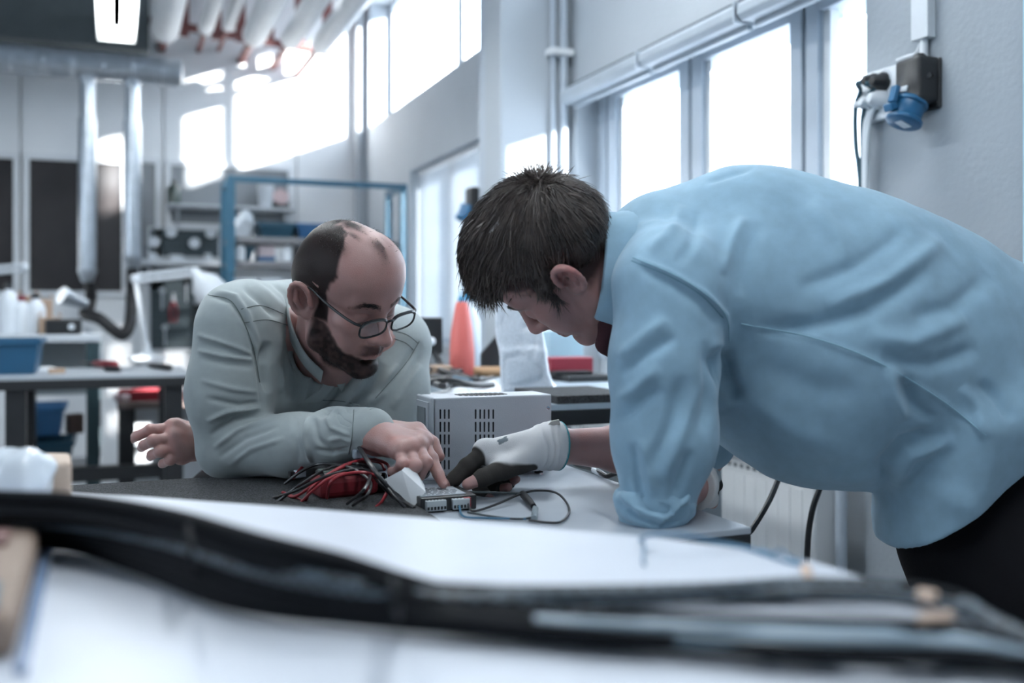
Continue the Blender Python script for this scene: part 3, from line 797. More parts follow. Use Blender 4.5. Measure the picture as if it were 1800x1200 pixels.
# blue bin standing on it
bin_(-70, 68, 62, BZ, 0, mat('mid_blue_bin', (.012, .075, .15), .45), 'large blue bin standing on the grey workbench at the left edge', Y=BY0 + .18, depth=.35)
def desk_lamp(pts, base_z, label, head):
    t = thing('desk_lamp', (pts[0].x, pts[0].y, base_z), label, 'lamp')
    MB().lathe((pts[0].x, pts[0].y, base_z), [(0, .09), (.012, .09), (.02, .08), (.03, .03), (.05, .022), (.09, .018)], n=24).build('base', CLEARW, t, True)
    for a, b in zip(pts[:-1], pts[1:]):
        for o_ in (-.012, .012): MB().tube([a + Vector((0, o_, o_ * 1.2)), b + Vector((0, o_, o_ * 1.2))], .011, 8).build('arm', CLEARW, t, True)
    for p in pts[1:]: MB().ball(p, .026, 8).build('joint', CLEARW, t, True)
    if head is None: return
    d = (head - pts[-1]); MB().lathe(pts[-1], [(0, .025), (.03, .035), (d.length * .5, .075), (d.length, .085), (d.length + .005, .08)], d, 24).build('lamp_head', CLEARW, t, True)
lb_ = onZ(258, 632, BZ)
Dl = lb_.x * SA + lb_.y * CA
desk_lamp([Vector((lb_.x, lb_.y, BZ + .05)), W(238, 490, Dl), W(342, 478, Dl)], BZ, 'white jointed desk lamp on the workbench behind the bearded person', W(378, 520, Dl))
lb2 = onZ(-40, 630, BZ); Dl2 = lb2.x * SA + lb2.y * CA
desk_lamp([Vector((lb2.x, lb2.y, BZ + .05)), W(-60, 480, Dl2), W(42, 470, Dl2)], BZ, 'white jointed desk lamp cut off by the left edge', None)
def tool(pxa, pya, pxb, pyb, z, m, m2, r, label, cat, name):
    a = onZ(pxa, pya, z); b = onZ(pxb, pyb, z); a.z = b.z = z + r
    mid = a.lerp(b, .6); t = thing(name, a.lerp(b, .5) - Vector((0, 0, r)), label, cat)
    MB().lathe(a, [(0, r * .7), (.01, r), ((mid - a).length * .8, r * .9), ((mid - a).length, r * .6)], mid - a, 12).build('handle', m, t, True)
    MB().lathe(mid, [(0, r * .4), ((b - mid).length * .9, r * .35), ((b - mid).length, r * .15)], b - mid, 10).build('tip', m2, t, True)
tool(205, 649, 140, 644, BZ, REDP, BLACKP, .018, 'red handled screwdriver lying on the grey workbench', 'screwdriver', 'screwdriver')
tool(185, 653, 232, 655, BZ, BLACKP, TOOLM, .012, 'black handled tool beside the red screwdriver', 'tool', 'hand_tool')
tool(300, 652, 238, 644, BZ, BLACKP, TOOLM, .014, 'black pliers-like tool in front of the desk lamp', 'tool', 'hand_tool')
tool(290, 648, 262, 643, BZ, REDP, TOOLM, .010, 'small red tool in front of the desk lamp base', 'tool', 'hand_tool')
p = onZ(25, 652, BZ)
o = MB().obox((p.x, p.y + .05, BZ + .004), (.30, .21, .006), .2).build('paper_sheet', mat('paper', (.78, .80, .82), .7), None); tag(o, 'white paper sheet at the left end of the grey workbench', 'paper')
p = onZ(100, 656, BZ); o = MB().obox((p.x, p.y, BZ + .01), (.06, .03, .02), .1).build('wood_block', CARD, None, bev=.003); tag(o, 'small brown wood block near the workbench edge', 'block')
# shelf unit behind with bottles and cartons
cz = onY(120, 588, 4.9).z
ct = thing('tool_cart', (onY(110, 600, 4.9).x, 5.1, 0), 'white topped cart with dark teal legs behind the workbench', 'cart')
x0, x1 = onY(-60, 588, 4.9).x, onY(176, 588, 4.9).x
MB().box((x0, 4.9, cz - .035), (x1, 5.35, cz)).build('top', SHELFM, ct, bev=.006)
MB().box((x0, 4.9, .30), (x1, 5.35, .33)).build('shelf', SHELFM, ct, bev=.004)
for x in (x0 + .03, x1 - .03):
    for y in (4.93, 5.32):
        MB().box((x - .028, y - .02, .12), (x + .028, y + .02, cz - .035)).build('leg', TEALLEG, ct, bev=.003)
        w_ = MB().lathe((x - .015, y, .055), [(0, .02), (0, .05), (.005, .055), (.025, .055), (.03, .05), (.03, .02)], (1, 0, 0), 18).build('caster', BLACKP, ct, True)
        MB().box((x - .012, y - .02, .055), (x + .012, y + .02, .12)).build('caster_fork', TOOLM, ct)
MB().box((x1 - .32, 5.30, cz - .30), (x1 - .06, 5.31, cz - .04)).build('back_panel', mat('mid_grey_panel', (.25, .28, .29), .5), ct)
# curved pale tube at the cart end
MB().tube(spline([W(150, 578, 4.85), W(165, 590, 4.85), W(175, 620, 4.85), W(178, 660, 4.85)], 6), .010, 8).build('handle', STEELG, ct, True)
for px, h_px, m_, lb in ((15, 80, CLEARW, 'white bottle on the cart behind the large blue bin'), (38, 60, CLEARW, 'clear plastic bottle with dark cap on the cart'), (62, 64, CLEARW, 'white spray bottle on the cart beside cartons')):
    q = onY(px, 580, 5.1); bottle('bottle', q.x, 5.1, cz, .045, h_px * 5.2 / F_PX, m_, REDP if px == 38 else BLACKP, lb)
for px, w_px, h_px, y, lb in ((50, 28, 60, 5.22, 'tall brown carton standing on the cart'), (88, 30, 26, 5.05, 'low tan carton on the cart beside the bottles'), (80, 20, 55, 5.25, 'narrow brown carton at the back of the cart')):
    q = onY(px, 580, y); s_ = 5.2 / F_PX; t = thing('carton', (q.x, y, cz), lb, 'box')
    MB().box((q.x - w_px * s_ / 2, y - .06, cz), (q.x + w_px * s_ / 2, y + .06, cz + h_px * s_)).build('box', CARD, t, bev=.003)
    for s2 in (-1, 1): MB().obox((q.x + s2 * w_px * s_ * .45, y, cz + h_px * s_ + .015), (.02, .11, .004), 0, 0, s2 * 1.0).build('flap', CARD, t)
q = onY(118, 580, 4.98); t = thing('soldering_station', (q.x, 4.98, cz), 'dark soldering station on the cart near the hose nozzle', 'station')
MB().box((q.x - .09, 4.94, cz), (q.x + .06, 5.1, cz + .07)).build('case', BLACKP, t, bev=.008); MB().cyl((q.x + .02, 4.935, cz + .035), (q.x + .02, 4.925, cz + .035), .014).build('knob', CLEARW, t, True)
# blue bins on the cart's lower shelf
bin_(38, 112, 52, .33 + .155, 0, BLUEBIN, 'blue bin stacked on a darker bin under the workbench', Y=4.93, depth=.28)
bin_(42, 128, 50, .33, 0, TEALBIN, 'dark blue bin at the bottom of the stack under the workbench', Y=4.92, depth=.3)
q = onY(122, 770, 4.95); o = MB().obox((q.x + .02, 5.0, .33 + .20), (.07, .05, .09), .4).build('brush_block', mat('dark_brown', (.05, .03, .025), .7), None, bev=.006); tag(o, 'dark brown block leaning on the stacked blue bins', 'block')
# wooden trolley with red trays
ty = 4.78; tz = onY(270, 706, ty).z; x0, x1 = onY(206, 706, ty).x, onY(420, 706, ty).x
tr = thing('side_table', ((x0 + x1) / 2, ty + .25, 0), 'low side table with dark legs and brown top behind the bearded person', 'table')
MB().box((x0, ty, tz - .03), (x1, ty + .5, tz)).build('top', mat('brown_wood', (.16, .12, .11), .5), tr, bev=.004)
for x in (x0 + .04, x1 - .04):
    for y in (ty + .04, ty + .46): MB().box((x - .035, y - .03, 0), (x + .035, y + .03, tz - .03)).build('leg', BLACKP, tr, bev=.004)
MB().box((x0 + .08, ty + .46, .15), (x1 - .08, ty + .47, tz - .05)).build('back_panel', SHELFM, tr)
q = onY(265, 700, ty + .12); t = thing('red_tray', (q.x, ty + .12, tz), 'red plastic tray on the low side table', 'tray')
MB().box((q.x - .14, ty + .05, tz), (q.x + .14, ty + .25, tz + .012)).build('base', REDP, t)
for a, b in (((-.14, .05), (.14, .06)), ((-.14, .24), (.14, .25)), ((-.14, .06), (-.13, .24)), ((.13, .06), (.14, .24))): MB().box((q.x + a[0], ty + a[1], tz + .01), (q.x + b[0], ty + b[1], tz + .045)).build('side', REDP, t)
q = onY(228, 698, ty + .1); o = MB().obox((q.x, ty + .1, tz + .018), (.12, .09, .036), .5).build('folded_cloth', mat('pale_pink_card', (.66, .56, .58), .7), None, bev=.012); tag(o, 'folded pale pink cloth on the low side table', 'cloth')
# ------------------------------------------------------------------ the bench the two people lean on
DZ = .75
cn = onZ(1321, 926, DZ); DX0, DX1, DY0, DY1 = cn.x - 1.75, cn.x, cn.y, 1.80
LAM = mat('bench_laminate', (.39, .43, .48), .32, var=.02, scale=30, spec=.5)
dk = thing('workbench', ((DX0 + DX1) / 2, (DY0 + DY1) / 2, 0), 'white topped workbench with black edge that both people lean on', 'workbench')
MB().box((DX0, DY0, DZ - .010), (DX1, DY1, DZ)).build('top', LAM, dk, bev=.002)
MB().box((DX0, DY0, DZ - .036), (DX1, DY1, DZ - .0105)).build('edge', DARKT, dk, bev=.002)
for x in (DX0 + .08, DX1 - .30):
    for y in (DY0 + .08, DY1 - .08): MB().box((x - .025, y - .025, 0), (x + .025, y + .025, DZ - .036)).build('leg', STEELG, dk, bev=.003)
MB().box((DX0 + .1, DY1 - .10, DZ - .14), (DX1 - .3, DY1 - .07, DZ - .036)).build('rear_rail', STEELG, dk)
FOAM = mat('charcoal_foam', (.040, .043, .047), .95, var=.95, scale=420, bump=.004, bscale=420)
a = onZ(60, 800, DZ); 
mt = MB(); y0 = onZ(300, 862, DZ).y; x1 = onZ(690, 868, DZ).x
mt.box((DX0 + .02, DY0 + .02, DZ), (x1, DY1 - .02, DZ + .008)); o = mt.build('foam_mat', FOAM, None, bev=.002)
tag(o, 'dark grey speckled foam mat on the workbench under the bearded person', 'mat')

# power supply
PSUM = mat('psu_grey_paint', (.50, .53, .57), .4, var=.02, scale=40, bump=.0003, bscale=500)
PSUF = mat('psu_front_plastic', (.44, .48, .52), .45, var=.02)
SLOT = mat('vent_dark', (.008, .009, .012), .7)
p0 = onZ(762, 846, DZ); p1 = onZ(971, 838, DZ)
py_ = p0.y; xa = onY(757, 800, py_).x; xb = onY(764, 800, py_).x; xc = onY(970, 800, py_).x; FT = .010; ht = onY(900, 695, py_).z - DZ; dep = .085
zb0 = DZ + FT; zt0 = DZ + ht
ps = thing('power_supply', ((xa + xc) / 2, py_ + dep / 2, DZ), 'grey bench power supply with slotted side, standing on the white workbench', 'power supply')
case = MB().box((xb, py_, zb0), (xc, py_ + dep, zt0)).build('case', PSUM, ps, bev=.003)
MB().box((xa, py_ - .002, zb0 - .002), (xb - .001, py_ + dep + .002, zt0 + .001)).build('front_bezel', PSUF, ps, bev=.006, seg=3)
fp = MB().box((xa - .003, py_ + .008, zb0 + .008), (xa + .001, py_ + dep - .008, zt0 - .008)).build('front_panel', PSUF, ps)
MB().box((xa - .005, py_ + .02, zt0 - .05), (xa - .002, py_ + dep - .02, zt0 - .018)).build('display', mat('display_glass', (.20, .23, .25), .2), ps)
for yy in (.025, .045, .065): MB().cyl((xa - .018, py_ + yy, zb0 + .03), (xa - .002, py_ + yy, zb0 + .03), .008, n=14).build('terminal', REDP if yy < .05 else BLACKP, ps, True)
def slot_at(px, pya, pyb):
    a = onY(px, pya, py_); b = onY(px, pyb, py_)
    w = .0015
    ring = [(a.x + w * math.cos(t), py_ - .0006, (a.z - w if math.sin(t) >= 0 else b.z + w) + w * math.sin(t)) for t in np.linspace(0, 2 * math.pi, 12, endpoint=False)]
    MB().prism(ring, (0, .002, 0)).build('vent_slot', SLOT, case)
rows = [(719, 736), (741, 759), (763, 781), (786, 803), (808, 825)]
for px in (774, 781.5, 789):
    for a_, b_ in rows: slot_at(px, a_, b_)
for px in (836, 844, 851.5, 859, 867):
    for a_, b_ in rows: slot_at(px, a_, b_)
SCREW = mat('bright_screw', (.7, .72, .75), .2, metal=1.0)
for px, py2 in ((963, 717), (964, 810), (952, 834), (783, 835)):
    q = onY(px, py2, py_); s = MB().lathe((q.x, py_ + .0005, q.z), [(0, .0038), (.0012, .0036), (.0022, .002)], (0, -1, 0), 14).build('screw', SCREW, case, True)
    MB().box((q.x - .0026, py_ - .0022, q.z - .0005), (q.x + .0026, py_ - .0010, q.z + .0005)).build('screw_slot', SLOT, case)
for x in (xb + .018, xc - .018):
    for y in (py_ + .018, py_ + dep - .018): MB().cyl((x, y, DZ), (x, y, zb0 + .001), .008, n=14).build('foot', BLACKP, ps, True)
# round vent in the lid: a ring of dark slots
for i in range(-5, 6):
    x = (xb + xc) / 2 - .01 + i * .0085; hw = .028 * math.sqrt(max(0.05, 1 - (i / 6) ** 2))
    MB().box((x - .0022, py_ + dep / 2 - hw, zt0 - .001), (x + .0022, py_ + dep / 2 + hw, zt0 + .0008)).build('lid_slot', SLOT, case)
MB().box((xc, py_ + .03, zb0 + .02), (xc + .012, py_ + .065, zb0 + .045)).build('mains_inlet', BLACKP, ps, bev=.002)
cb = thing('mains_cable', (xc + .02, py_ + .05, DZ), 'black mains cable with white tag behind the power supply', 'cable')
pts = [(xc + .012, py_ + .047, zb0 + .032), (xc + .035, py_ + .045, zb0 + .022), onZ(1012, 815, DZ + .008), onZ(1042, 824, DZ + .008), onZ(1064, 836, DZ + .006), (DX1 + .012, onZ(1090, 847, DZ).y, DZ - .02), (DX1 + .02, onZ(1090, 847, DZ).y + .02, .4), (DX1 + .05, 1.6, .02)]
MB().tube(spline(pts, 8), .0045, 8).build('cord', BLACKP, cb, True)
MB().lathe(pts[0], [(0, .009), (.02, .010), (.035, .006)], Vector(pts[1]) - Vector(pts[0]), 12).build('plug', BLACKP, cb, True)
MB().tube([Vector(pts[3]).lerp(Vector(pts[4]), .1), Vector(pts[3]).lerp(Vector(pts[4]), .7)], .0058, 8).build('tag_sleeve', CLEARW, cb, True)

# control module under the fingers
ma = onZ(733, 897, DZ); mb_ = onZ(836, 893, DZ)
mx0, mx1, my0 = ma.x, mb_.x, mb_.y - .004; mh = .021; md = .085
md_o = thing('control_module', ((mx0 + mx1) / 2, my0 + md / 2, DZ), 'black control module with grey label and terminal blocks under the pointing fingers', 'electronics')
MB().box((mx0, my0, DZ), (mx1, my0 + md, DZ + mh)).build('case', BLACKP, md_o, bev=.0015)
lab = MB().box((mx0 + .004, my0 + .012, DZ + mh), (mx1 - .012, my0 + md - .006, DZ + mh + .0008)).build('printed_label', mat('silver_label', (.42, .46, .50), .35), md_o)
rng = random.Random(4)
for i in range(7):
    yy = my0 + .018 + i * .0085
    xx = mx0 + .008
    while xx < mx1 - .025:
        w = rng.uniform(.003, .010); MB().box((xx, yy, DZ + mh + .0008), (xx + w, yy + .0030, DZ + mh + .0011)).build('print_mark', mat('label_print', (.10, .11, .13), .6), lab); xx += w + rng.uniform(.0018, .004)
GT = mat('terminal_grey', (.40, .44, .46), .4)
for x0, x1_, n in ((mx0 + .006, mx0 + .036, 6), (mx0 + .046, mx0 + .072, 5)):
    tb = MB().box((x0, my0 - .010, DZ + .003), (x1_, my0, DZ + mh - .003)).build('terminal_block', GT, md_o, bev=.001)
    for i in range(n):
        xx = x0 + (i + .5) * (x1_ - x0) / n
        MB().box((xx - .0016, my0 - .0108, DZ + .005), (xx + .0016, my0 - .0098, DZ + .0095)).build('clamp_hole', SLOT, tb)
        MB().cyl((xx, my0 - .006, DZ + mh - .0035), (xx, my0 - .006, DZ + mh - .0022), .0014, n=8).build('clamp_screw', SCREW, tb)
tb = MB().box((mx1 - .022, my0 - .008, DZ + .004), (mx1 - .011, my0, DZ + mh - .002)).build('terminal_block', REDP, md_o, bev=.001)
# leads from the module
def cable(name, pts, r, m, label, cat='cable', n=8, group=None, extra=None, k=7):
    t = thing(name, pts[len(pts) // 2], label, cat, group)
    MB().tube(spline(pts, k), r, n).build('cord', m, t, True)
    return t
R_ = .0022
Z = lambda px, py, h=.003: onZ(px, py, DZ + h)
cable('thin_cable', [Vector((mx1 - .016, my0 - .008, DZ + .010)), Z(832, 898), Z(870, 887, .006), Z(915, 868, .012), Z(945, 862, .014), Z(978, 866, .010), Z(997, 885, .004), Z(1000, 902), Z(985, 917), Z(960, 918), Z(930, 914)], .0018, BLACKP, 'thin black cable looping on the white bench beside the control module')
t = cable('plug_cable', [Vector((mx1 - .03, my0 + .05, DZ + mh - .002)), Z(862, 865, .016), Z(905, 867, .012), Z(922, 868, .010), Z(935, 882, .008), Z(942, 900, .006), Z(938, 908, .004), Z(915, 912), Z(885, 910), Z(850, 905), Z(822, 900)], .0017, mat('dark_cable', (.02, .03, .035), .4), 'dark cable with inline barrel plug on the white bench')
a_, b_ = Z(918, 867, .010), Z(938, 890, .007)
MB().lathe(a_, [(0, .002), (.004, .0055), ((b_ - a_).length * .6, .0060), ((b_ - a_).length, .0045)], b_ - a_, 12).build('inline_plug', BLACKP, t, True)
a_, b_ = Z(941, 894, .006), Z(939, 911, .005); MB().tube([a_, b_], .0048, 10).build('shrink_sleeve', mat('translucent_sleeve', (.25, .30, .33), .2), t, True)
cable('blue_wire', [Vector((mx0 + .055, my0 - .01, DZ + .008)), Z(815, 907), Z(850, 910), Z(890, 911), Z(925, 912)], .0016, mat('blue_wire', (.03, .12, .20), .4), 'thin blue wire lying in front of the control module')

# multimeter with red holster and coiled test leads
mm = thing('multimeter', Z(630, 870, 0), 'red and black multimeter lying among test leads on the bench', 'multimeter')
q = Z(600, 885, 0); ang = .12
MB().obox((q.x + .012, q.y + .035, DZ + .024), (.095, .06, .034), ang).build('holster', mat('dark_red_holster', (.16, .012, .018), .4), mm, bev=.010, seg=3)
MB().obox((q.x + .012, q.y + .034, DZ + .042), (.08, .048, .008), ang).build('face_plate', BLACKP, mm, bev=.003)
MB().obox((q.x - .012, q.y + .03, DZ + .047), (.028, .032, .002), ang).build('display', mat('lcd_glass', (.20, .24, .22), .15), mm)
MB().lathe((q.x + .034, q.y + .036, DZ + .046), [(0, .015), (.006, .015), (.008, .012)], n=20).build('dial', mat('dial_grey', (.10, .11, .12), .4), mm, True)
q2 = Z(643, 872, 0)
k_ = thing('spool_connector', q2, 'black round connector with glossy cap beside the multimeter', 'connector')
MB().lathe((q2.x - .045, q2.y + .004, DZ + .022), [(0, .018), (.01, .022), (.05, .022), (.055, .020), (.06, .016), (.075, .016), (.078, .012)], (1, -.25, 0), 24).build('barrel', mat('glossy_black', (.015, .017, .02), .15), k_, True)
MB().lathe((q2.x - .012, q2.y - .004, DZ + .022), [(0, .0225), (.006, .0235), (.012, .0225)], (1, -.25, 0), 24).build('ring', mat('grey_ring', (.10, .13, .15), .25), k_, True)
rd = mat('red_lead', (.27, .022, .03), .35, var=.1); bk = mat('black_lead', (.012, .012, .014), .35)
reds = [[(497, 865, .01), (520, 872, .012), (560, 845, .045), (600, 822, .065), (645, 806, .075), (680, 815, .06), (684, 835, .045), (690, 850, .03)],
        [(505, 868, .01), (535, 880, .006), (545, 860, .03), (575, 835, .055), (620, 812, .07), (665, 812, .06), (676, 825, .05)],
        [(515, 840, .03), (540, 815, .05), (590, 805, .06), (640, 812, .06), (660, 835, .05)],
        [(575, 875, .012), (580, 850, .045), (600, 835, .06), (640, 830, .065), (668, 842, .05), (680, 860, .03), (672, 880, .01), (660, 892, .004)],
        [(530, 882, .005), (550, 862, .03), (580, 840, .055), (610, 830, .06)]]
blks = [[(480, 875, .006), (520, 862, .03), (570, 838, .055), (620, 825, .065), (650, 830, .06), (640, 860, .05), (610, 885, .012)],
        [(490, 880, .006), (530, 850, .04), (580, 822, .06), (625, 815, .07), (655, 822, .06)],
        [(520, 832, .03), (545, 815, .05), (600, 812, .06), (640, 820, .06), (668, 850, .045), (690, 872, .02), (720, 892, .006)],
        [(628, 780, .10), (640, 800, .09), (655, 822, .075), (675, 848, .05), (700, 875, .02), (728, 893, .006)],
        [(640, 800, .085), (665, 835, .06), (690, 868, .03), (712, 892, .006)],
        [(500, 850, .02), (530, 828, .045), (565, 815, .06), (615, 822, .066), (650, 845, .05), (645, 870, .035), (620, 888, .01)]]
wr_ = ['outermost', 'long', 'upper', 'nearest looping', 'short']
for i, c_ in enumerate(reds): cable('red_test_lead', [Z(x, y + .0, 0) * 1 + Vector((0, 0, h * .8 + .002)) if False else onZ(x, y, DZ + h * .8 + .003) for x, y, h in c_], .0024, rd, wr_[i] + ' red test lead in the tangle around the multimeter', 'cable', 8, 'test leads around the multimeter')
wb_ = ['outermost', 'inner', 'middle', 'thick steep', 'second steep', 'tightly coiled']
for i, c_ in enumerate(blks): cable('black_test_lead', [onZ(x, y, DZ + h * .8 + .003) for x, y, h in c_], .0024 if i != 3 else .0034, bk, wb_[i] + ' black test lead in the tangle around the multimeter', 'cable', 8, 'test leads around the multimeter')
# crocodile clip and clear connector bits
q = onZ(527, 832, DZ + .03); t = thing('clear_connector', (q.x, q.y, DZ), 'small clear plastic connector among the test leads', 'connector')
MB().obox(q, (.018, .012, .012), .3).build('shell', mat('clear_connector', (.45, .50, .55), .1), t, bev=.002); MB().obox(q + Vector((-.012, 0, 0)), (.010, .008, .008), .3).build('pin_block', BLACKP, t)
q = onZ(640, 797, DZ + .07); t = thing('clear_connector', (q.x, q.y, DZ), 'blue grey plug block on top of the lead tangle below the cuff', 'connector')
MB().obox(q, (.035, .016, .014), -.1).build('shell', mat('blue_grey_plastic', (.28, .34, .40), .3), t, bev=.002); MB().obox(q + Vector((.022, 0, .002)), (.012, .008, .008), -.1).build('pin_block', BLACKP, t)
# folded white paper tag standing in the tangle
A = [C(675, 838, 1.475), C(724, 812, 1.50), C(748, 860, 1.485), C(722, 890, 1.46)]
fold_ = C(703, 830, 1.465)
def sheet(name, pts, th, m, parent):
    v = [np.array(p) for p in pts]; n = unit(np.cross(v[1] - v[0], v[2] - v[0])) * th
    return MB().prism([tuple(c2w(p)) for p in v], tuple(c2w(n) - c2w(np.zeros(3)))).build(name, m, parent)
t = thing('paper_tag', Vector(c2w(C(722, 892, 1.46))), 'folded white paper tag standing beside the control module', 'paper')
PAPER = mat('white_card', (.80, .82, .84), .6, var=.02)
B0, B1, B2, B3 = C(677, 843, 1.47), C(700, 829, 1.462), C(747, 856, 1.468), C(724, 893, 1.458)
T0, T1 = C(708, 813, 1.51), C(717, 811, 1.515)
sheet('front_leaf', [C(676, 842, 1.470), C(706, 826, 1.466), C(748, 864, 1.462), C(726, 892, 1.458)], .0006, PAPER, t)
sheet('rear_leaf', [C(706, 826, 1.466), C(722, 811, 1.495), C(746, 852, 1.490), C(748, 864, 1.462)], .0006, PAPER, t)
# short tube and clip parts behind the tag
q = onZ(735, 838, DZ + .012); t = thing('grey_clamp', (q.x, q.y, DZ), 'pale grey clamp with black ring behind the paper tag', 'clamp')
MB().cyl(q + Vector((-.02, 0, 0)), q + Vector((.035, -.004, 0)), .007, n=14).build('rod', CLEARW, t, True)
MB().lathe(q + Vector((.0, .0, .012)), [(0, .014), (.006, .017), (.014, .017), (.02, .012)], (.2, -1, .2), 18).build('ring', BLACKP, t, True)

# ------------------------------------------------------------------ bench behind, right of the bearded person
RZ = .845; RX0, RX1, RY0_, RY1_ = .56, 1.34, 1.92, 3.45
rb = thing('workbench', ((RX0 + RX1) / 2, 2.6, 0), 'dark edged workbench behind the power supply, covered with tools', 'workbench')
MB().box((RX0, RY0_, RZ - .012), (RX1, RY1_, RZ)).build('top', mat('blue_grey_laminate', (.34, .41, .47), .35, var=.03), rb)
MB().box((RX0, RY0_ - .002, RZ - .045), (RX1, RY1_, RZ - .0125)).build('edge', DARKT, rb, bev=.002)
for x in (RX0 + .06, RX1 - .06):
    for y in (RY0_ + .06, RY1_ - .06): MB().box((x - .025, y - .025, 0), (x + .025, y + .025, RZ - .045)).build('leg', STEELG, rb, bev=.003)
MB().box((RX0 + .05, RY0_ + .05, .30), (RX1 - .05, RY0_ + .07, RZ - .13)).build('modesty_panel', mat('mid_grey_panel', (.25, .28, .29), .5), rb)
B = lambda px, py, h=0.0: onZ(px, py, RZ + h)
# foam slabs
a_ = B(980, 702); b_ = B(1091, 700)
o = MB().box((a_.x - .05, RY0_ + .004, RZ), (b_.x, RY0_ + .25, RZ + .018)).build('foam_slab', FOAM, None, bev=.002); tag(o, 'thick black foam slab at the front of the tool bench', 'foam')
a_ = B(1000, 672); b_ = B(1095, 672)
o = MB().box((a_.x, a_.y, RZ), (RX1 - .005, a_.y + .3, RZ + .016)).build('foam_slab', FOAM, None, bev=.002); tag(o, 'black foam slab further back under the red box', 'foam')
# papers
def flat(name, pix, z, th, m, label, cat):
    v = [B(x, y, z) for x, y in pix]; o = MB().prism([tuple(p) for p in v], (0, 0, th)).build(name, m); tag(o, label, cat); return o
o = flat('paper_sheet', [(700, 716), (705, 702), (868, 667), (890, 692)], .0005, .0006, PAPER, 'white printed sheet lying behind the power supply', 'paper')
for k, (x0, y0, x1_, y1_) in enumerate(((740, 700, 840, 680), (760, 704, 862, 684), (822, 683, 830, 695), (846, 678, 856, 690))):
    p = B(x0, y0, .0013); q = B(x1_, y1_, .0013); MB().tube([p, q], .0006, 4).build('ruled_line', mat('grey_print', (.35, .38, .42), .6), o)
# clear bag of granules
bp = B(920, 689); bw = .11
t = thing('granule_bag', (bp.x, bp.y, RZ), 'clear zip bag filled with white granules standing on the tool bench', 'bag')
s_ = 2.42 / F_PX
cl = lambda px, py, D=2.44: C(px, py, D)
rows_ = [(690.5, 882, 978, .072), (688, 880, 990, .075), (684, 879, 984, .078), (672, 878, 972, .082), (655, 878, 966, .084), (635, 877, 962, .080), (616, 876, 961, .072), (606, 875, 959, .058), (590, 873, 957, .046), (568, 870, 949, .034), (548, 869, 938, .024), (532, 868, 918, .014), (521, 868, 900, .005), (519, 869, 898, .003)]
V_ = []; n_ = 36
for k, (yy, xa_, xb_, dd) in enumerate(rows_):
    for m_ in range(n_):
        a = 2 * math.pi * m_ / n_; ca_, sa_ = math.cos(a), math.sin(a)
        u_ = np.sign(ca_) * abs(ca_) ** .35; v_ = np.sign(sa_) * abs(sa_) ** .45
        p = C((xa_ + xb_) / 2 + u_ * (xb_ - xa_) / 2, yy, 2.44) + np.array([0, v_ * dd / 2, 0]); V_.append(p)
V_ = np.array(V_); V_[:n_, 2] = RZ - CAMZ + .0006
Q_ = np.array([[k * n_ + m_, k * n_ + (m_ + 1) % n_, (k + 1) * n_ + (m_ + 1) % n_, (k + 1) * n_ + m_] for k in range(len(rows_) - 1) for m_ in range(n_)])
for _ in range(2):            # split every face into four
    P2 = list(map(tuple, V_)); E_ = {}; F2 = []
    def mid(a, b):
        k = (min(a, b), max(a, b))
        if k not in E_: E_[k] = len(P2); P2.append(tuple((np.array(P2[a]) + np.array(P2[b])) / 2))
        return E_[k]
    for a, b, c, d in Q_.tolist():
        ab, bc, cd, da = mid(a, b), mid(b, c), mid(c, d), mid(d, a); P2.append(tuple((np.array(P2[a]) + np.array(P2[b]) + np.array(P2[c]) + np.array(P2[d])) / 4)); o = len(P2) - 1
        F2 += [(a, ab, o, da), (ab, b, bc, o), (o, bc, c, cd), (da, o, cd, d)]
    V_ = np.array(P2); Q_ = np.array(F2)
V_ = relax(V_, Q_, 2); N_ = vnormals(V_, Q_); cen_ = V_.mean(0)
if ((V_ - cen_) * N_).sum() < 0: Q_ = Q_[:, ::-1]; N_ = -N_
cr = np.abs(noise(V_, (26, 26, 14))) ; V_ = V_ + N_ * (.004 * noise(V_, 18) - .005 * np.exp(-(cr / .06) ** 2) + .0012 * noise(V_, 260) * (V_[:, 2] < C(0, 612, 2.44)[2]))[:, None]
V_[:, 2] = np.maximum(V_[:, 2], RZ - CAMZ + .0006)
GRAN = mat('white_granules', (.60, .65, .72), .3, var=.22, scale=420, bump=.0015, bscale=420, coat=.7)
big_mesh('filled_bag', V_, Q_, GRAN, t)
MB().box(*[tuple(q) for q in (Vector(c2w(C(867, 523, 2.443))), Vector(c2w(C(901, 517, 2.449))))]).build('zip_strip', mat('clear_film', (.62, .67, .73), .2), t)
# red bottle
bp = B(812, 662); D_ = bp.x * SA + bp.y * CA; s_ = D_ / F_PX
t = thing('wash_bottle', (bp.x, bp.y, RZ), 'red plastic squeeze bottle with blue collar and clear nozzle', 'bottle')
H = (662 - 530) * s_
MB().lathe((bp.x, bp.y, RZ), [(0, 20 * s_), (.01, 22.5 * s_), (H * .35, 22 * s_), (H * .6, 19.5 * s_), (H * .85, 14 * s_), (H * .97, 11 * s_), (H, 9 * s_)], n=28).build('body', mat('coral_plastic', (.62, .14, .12), .35, var=.05), t, True)
MB().lathe((bp.x, bp.y, RZ + H), [(0, 7.5 * s_), (7 * s_, 7.5 * s_), (9 * s_, 6 * s_), (10 * s_, 4 * s_)], n=20).build('collar', mat('cap_blue', (.05, .25, .42), .4), t, True)
tp = W(812, 520, D_)
MB().tube(spline([tp, W(813, 495, D_), W(817, 488, D_), W(826, 484, D_ - .01), W(834, 488, D_ - .01)], 6), 2.6 * s_, 8).build('nozzle', CLEARW, t, True)
